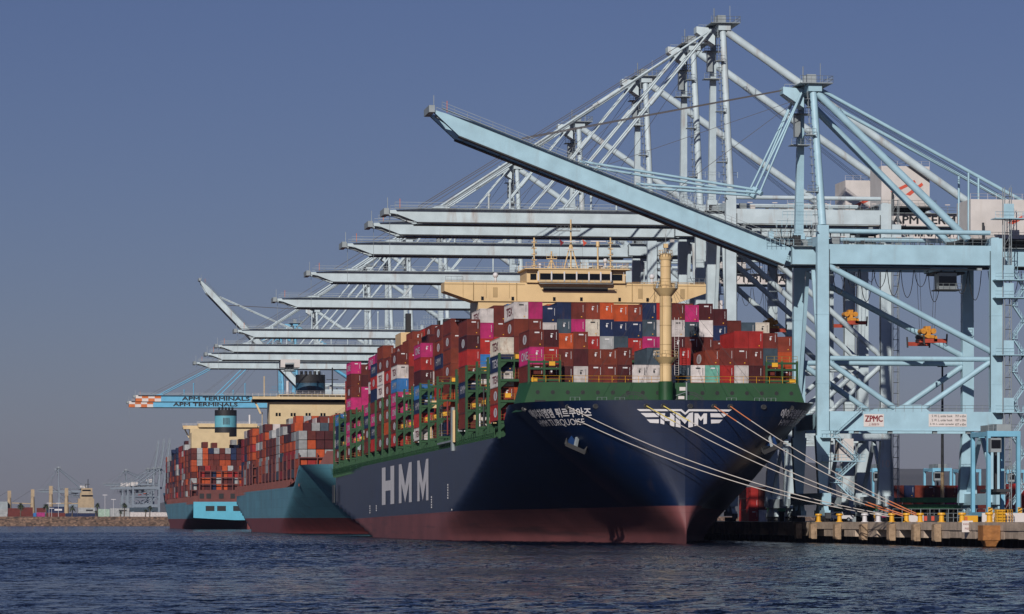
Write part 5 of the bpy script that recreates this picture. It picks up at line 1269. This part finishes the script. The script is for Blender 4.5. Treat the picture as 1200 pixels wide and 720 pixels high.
# yard pieces: hatch covers, container rows, tan pole, fence
def hatch_cover(X0, X1, Yc, z0, lb):
    mb = MB(); mb.box(X0, X1, Yc, Yc+12, z0, z0+.95, M_DGREEN2)
    if z0 < QZ+2.6:
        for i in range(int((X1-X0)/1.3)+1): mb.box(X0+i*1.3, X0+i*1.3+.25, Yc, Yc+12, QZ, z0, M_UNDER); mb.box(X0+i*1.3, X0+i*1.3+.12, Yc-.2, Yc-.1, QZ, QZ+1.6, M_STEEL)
    n = int((X1-X0)/1.1)
    for i in range(n): mb.box(X0+i*1.1, X0+i*1.1+.1, Yc-.12, Yc, z0+.1, z0+.9, M_DGREEN2)
    mb.box(X0-.05, X1+.05, Yc-.14, Yc-.02, z0+.80, z0+.95, M_DGREEN2)
    tag(mb.build('hatch_cover'), lb, 'hatch cover', 'green hatch covers stacked on the quay')
M_DGREEN2 = mat('hatch_green', (0.04,0.20,0.07), .55, dirt=.25)
for px0, px1, X, zz, lb in ((1056,1138,176,3.65,'green hatch cover, lower of the pair under the tan pole'),(1056,1138,176,5.0,'green hatch cover, upper of the pair under the tan pole'),(912,934,176,3.5,'green hatch cover, lower one beside the blue machinery'),(912,934,176,4.9,'green hatch cover, upper one beside the blue machinery'),
                           (980,1030,176,3.5,'green hatch cover, lower one behind the mooring lines'),(980,1030,176,4.9,'green hatch cover, upper one behind the mooring lines')):
    Yc = at_deck(px0, X); hatch_cover(X, X+(px1-px0)*Yc/4242*1.02, Yc, QZ+zz-1.2, lb)
mb = MB()
Yp = at_deck(1104, 200)
mb.tube((200,Yp,QZ),(200,Yp,QZ+10.5),.42,M_TAN if 'M_TAN' in globals() else mat('tan_pole',(0.42,0.30,0.17),.6),10,.38); mb.tube((200,Yp,QZ+10.5),(200,Yp,QZ+33),.34,M_DARK,10,.2); mb.box(199,201,Yp-.4,Yp+.4,QZ+33,QZ+33.5,M_DARK)
tag(mb.build('light_pole'), 'tall dark pole with a tan lower section in the yard', 'pole')
yr = random.Random(4)
ydesc = 0
ywords = ['beside the tan pole','left of the tan pole','behind the green hatch covers','at the crane leg foot','under the straddle carriers','at the yard edge']
def yard_row(px0, px1, X, cols, z0, base_lb):
    Yc = at_deck(px0, X); n = len(cols)
    for i, cc in enumerate(cols):
        o = bpy.data.objects.new('shipping_container', cmesh(2.896, cc, yr.choice([0,1,2]), None)); COL.objects.link(o)
        col = PAL[cc][0]; o.color = (*col, 1); o.location = (X+i*2.62+1.3, Yc, QZ+z0)
        tag(o, f'{PAL[cc][1]} container, {ORD[i+1]} from left {base_lb}', 'container', 'containers stacked in the yard')
X_ = 215
yard_row(1047, 1100, X_, 'mnbmmbpddnm', 5.84, 'of top yard row behind hatch covers')
yard_row(1047, 1100, X_, 'mbmmbpdnmdb', 2.92, 'of upper yard row behind hatch covers')
yard_row(1047, 1100, X_, 'pmdmmnddm', 0.01, 'of ground row behind hatch covers')
yard_row(1187, 1200, 232, 'rnm', 5.84, 'of top row at the right photo edge')
yard_row(1187, 1200, 232, 'rnm', 2.92, 'of upper row at the right photo edge')
yard_row(1187, 1200, 232, 'mdr', 0.01, 'of ground row at the right photo edge')
yard_row(877, 900, 190, 'rmw', 5.84, 'of top row seen under the bow')
yard_row(877, 900, 190, 'rmd', 2.92, 'of upper row seen under the bow')
yard_row(877, 900, 190, 'rwm', 0.01, 'of ground row seen under the bow')
mb = MB(); Yf2 = 560
x = 147.5
mb.rail([(150,590,QZ),(172,588,QZ),(172,520,QZ)], M_STEEL, 2.2, 1.6, .06, 3)
tag(mb.build('safety_fence'), 'grey tube fence along the back of the quay apron', 'fence')
mb = MB(); Yg = at_deck(1170, 152); mb.rail([(151,Yg,QZ),(154.2,Yg,QZ),(154.2,Yg+2,QZ)], M_YEL, 1.9, .8, .06, 4); mb.box(151.8,153.2,Yg+.5,Yg+1.6,QZ,QZ+1.9,M_YEL); tag(mb.build('equipment_cabinet'), 'yellow cabinet inside a yellow rail cage on the quay', 'cabinet')

# ------------------------------------------------------------------ far left shore
def shore(px, zc): return P0(px, zc)
def palm(px, zc, h, lb, cr=2.6):
    x, y = shore(px, zc); r = empty('palm_tree', (x, y, 5.9), lb, 'palm tree', 'palm trees on the far shore'); rr = random.Random(int(px*10))
    mb = MB(); pts = [(0,0,0),(.1,0,h*.4),(.25,0,h*.8),(.2,0,h)]
    for i, (a, b) in enumerate(zip(pts[:-1], pts[1:])): mb.tube(a, b, .42-.05*i, M_BARK, 8, .37-.05*i)
    mb.build('trunk', r)
    mb = MB(); top = Vector((.2,0,h))
    for k in range(46):
        az = rr.uniform(0, 6.283); el = rr.uniform(-.9, 1.25); L_ = cr*rr.uniform(.8,1.2); d = Vector((math.cos(az)*math.cos(el), math.sin(az)*math.cos(el), math.sin(el)))
        side = d.cross(Vector((0,0,1))).normalized()*.38*cr/2.6; p = [top]
        for s_ in (1,2,3): p.append(top+d*L_*s_/3+Vector((0,0,-.16*s_*s_*cr/2.6)))
        for i in range(3):
            w0 = (0.35,1,.9)[i]; w1 = (1,.9,.15)[i]; mb.face([p[i]-side*w0,p[i]+side*w0,p[i+1]+side*w1+Vector((0,0,-.15)),p[i+1]-side*w1], M_FROND)
    mb.build('crown', r)
for px, zc, h, lb, cr in ((24,2440,8.5,'wide palm, leftmost on the far shore, before the maroon boxes',3.0),(54,2440,8.2,'wide palm in front of the second pale deck crane',3.0),(84.5,2440,7.0,'wide palm below the distant pale crane',2.8),(114,2440,8.8,'palm right of the cream superstructure',2.2),(112,2436,4.2,'short palm beneath the palm by the cream superstructure',1.3),(145.5,2440,8.8,'tall palm before the light grey boxes',2.5),(141,2436,3.8,'short palm left of the tall palm by grey boxes',1.3),(170.5,2436,4.8,'short palm left of the rightmost palm',1.5),(175.5,2440,7.2,'rightmost palm on the far shore beside the blue ship',2.0)):
    palm(px, zc, h, lb, cr)
# freighter with yellow-cream deck cranes behind the embankment
x0, yS = shore(-40, 2600); x1, _ = shore(112, 2600)
fr = empty('cargo_ship', (x0, yS, 0), 'distant cargo ship with cream superstructure and four cream deck crane posts', 'ship')
L_ = x1-x0
mb = MB(); mb.add([(0,0,0),(L_,0,0),(L_+3,0,8.8),(-2,0,8.8),(0,22,0),(L_,22,0),(L_+3,22,8.8),(-2,22,8.8)],[(0,1,2,3),(7,6,5,4),(3,2,6,7),(1,5,6,2),(0,3,7,4)],mat('dark_blue_hull',(0.02,0.03,0.06),.5)); mb.build('hull', fr)
def fx(px): return shore(px, 2600)[0]-x0
for px, h in ((11,25.5),(38.5,26.5),(60,29),(78.5,27.5)):
    mb = MB(); X = fx(px); mb.tube((X,8,8.8),(X,8,h*.72+2),1.9,M_FCRM,12,1.3); mb.box(X-1.3,X+1.3,6.7,9.3,h*.72+2,h,M_FCRM); mb.build('deck_crane', fr)
    mb = MB(); sg_ = -1 if px < 40 else 1; mb.bar((X,7,13+3),(X+sg_*15,7,16.6),.7,.7,M_FCRM); mb.tube((X,7,h),(X+sg_*15,7,17),.12,M_CABLE,4); mb.build('jib', fr)
for a, b, w0, w1 in ((92,111,8.8,19.8),(94.5,109.5,19.8,24),(96,109,24,27.4)):
    mb = MB(); mb.box(fx(a),fx(b),3,16,w0,w1,M_FCRM); mb.build('superstructure', fr)
mb = MB(); mb.box(fx(96),fx(109.5),2.9,3,21.2,22.4,M_GLASS); mb.box(fx(97),fx(107),2.9,3,25.2,26.3,M_GLASS); mb.build('window_band', fr)
mb = MB(); mb.tube((fx(104),8,27.4),(fx(104),8,34),.3,M_DARK,6); mb.tube((fx(101),8,27.4),(fx(101),8,30.5),.25,M_DARK,6); mb.box(fx(102),fx(106),7.8,8.2,30,30.4,M_DARK); mb.build('mast', fr)
mb = MB(); mb.box(fx(-20),fx(9),2,20,8.8,17.5,M_STEEL); mb.build('hatch_stack', fr)
# rows of containers and trailers on the far shore
seq = [(-6,9,0,5.4,'g','grey'),(9,24,0,6.2,'m','maroon'),(24,39,0,6.8,'m','maroon'),(39,43,0,3,'u','blue'),(43,53,0,3.2,'k','pink'),(43,54,3.3,6.4,'m','maroon'),(54,77,0,3.0,'m','maroon'),(54,76,3.1,7.2,'n','navy'),(77,91,0,2.8,'n','navy'),(91,115,0,2.8,'n','navy'),(91.5,112,2.9,6.6,'g','grey'),
       (115,129,0,5.6,'t','pale green'),(129,152,0,2.8,'g','grey'),(129,152,2.9,6.2,'g','grey'),(152,199,0,3.4,'w','white'),(152,186,4.0,6.6,'s','dark slate')]
for i, (a, b, z0, z1, cc, nm) in enumerate(seq):
    x, y = shore(a, 2470); xb, _ = shore(b, 2470); w = xb-x
    mb = MB(); mb.box(0, w-.3, 0, 2.44, 0, z1-z0, M_BOX)
    for k in range(int(w/1.5)): mb.box(.3+k*1.5, .45+k*1.5, -.06, 0, .2, z1-z0-.2, M_BOX)
    for k in (0, w-.5): mb.box(k, k+.2, -.08, 0, 0, z1-z0, M_BOX)
    if cc in 'gn' and w > 10 and z1-z0 > 3: mb.box(w*.45, w*.85, -.1, -.07, (z1-z0)*.35, (z1-z0)*.65, M_LETTER if cc == 'n' else M_TEXT)
    o = mb.build('freight_container'); o.location = (x, y, 6.05+z0); col = PAL[cc][0] if nm != 'pale green' else (0.34,0.46,0.38); o.color = (*col, 1)
    tag(o, f'{nm} block of containers on the far shore, {ORD[i+1]} counting from the left', 'container', 'containers on the far shore')
# lamp standards on the far shore
for i, (px, h) in enumerate(((57.5,9.5),(68.5,9.5),(60.5,6),(123,15),(133,12))):
    x, y = shore(px, 2430); mb = MB(); mb.tube((0,0,0),(0,0,h),.14,M_LETTER,6); mb.box(-1.6,1.6,-.15,.15,h,h+.35,M_LETTER)
    o = mb.build('street_lamp'); o.location = (x, y, 5.9); tag(o, f'pale lamp post on the far embankment, {ORD[i+1]} counting from the left' if i else 'pale lamp post on the far embankment, leftmost one before navy boxes', 'lamp post', 'lamp posts on the far embankment')

# ------------------------------------------------------------------ air
hz = bpy.data.materials.new('harbour_haze'); hz.use_nodes = True; N = hz.node_tree.nodes; N.remove(N['Principled BSDF'])
pv = N.new('ShaderNodeVolumePrincipled'); pv.inputs['Color'].default_value = (0.55, 0.66, 1.0, 1); pv.inputs['Density'].default_value = 0.000022; pv.inputs['Anisotropy'].default_value = 0.1
hz.node_tree.links.new(pv.outputs[0], N['Material Output'].inputs['Volume'])
USE_HAZE = True
if USE_HAZE:
    mb = MB(); mb.box(-9200, 9200, -260, 14200, -3.6, 260, hz); o = mb.build('haze'); tag(o, kind='stuff', label='thin pale blue harbour haze', cat='haze')
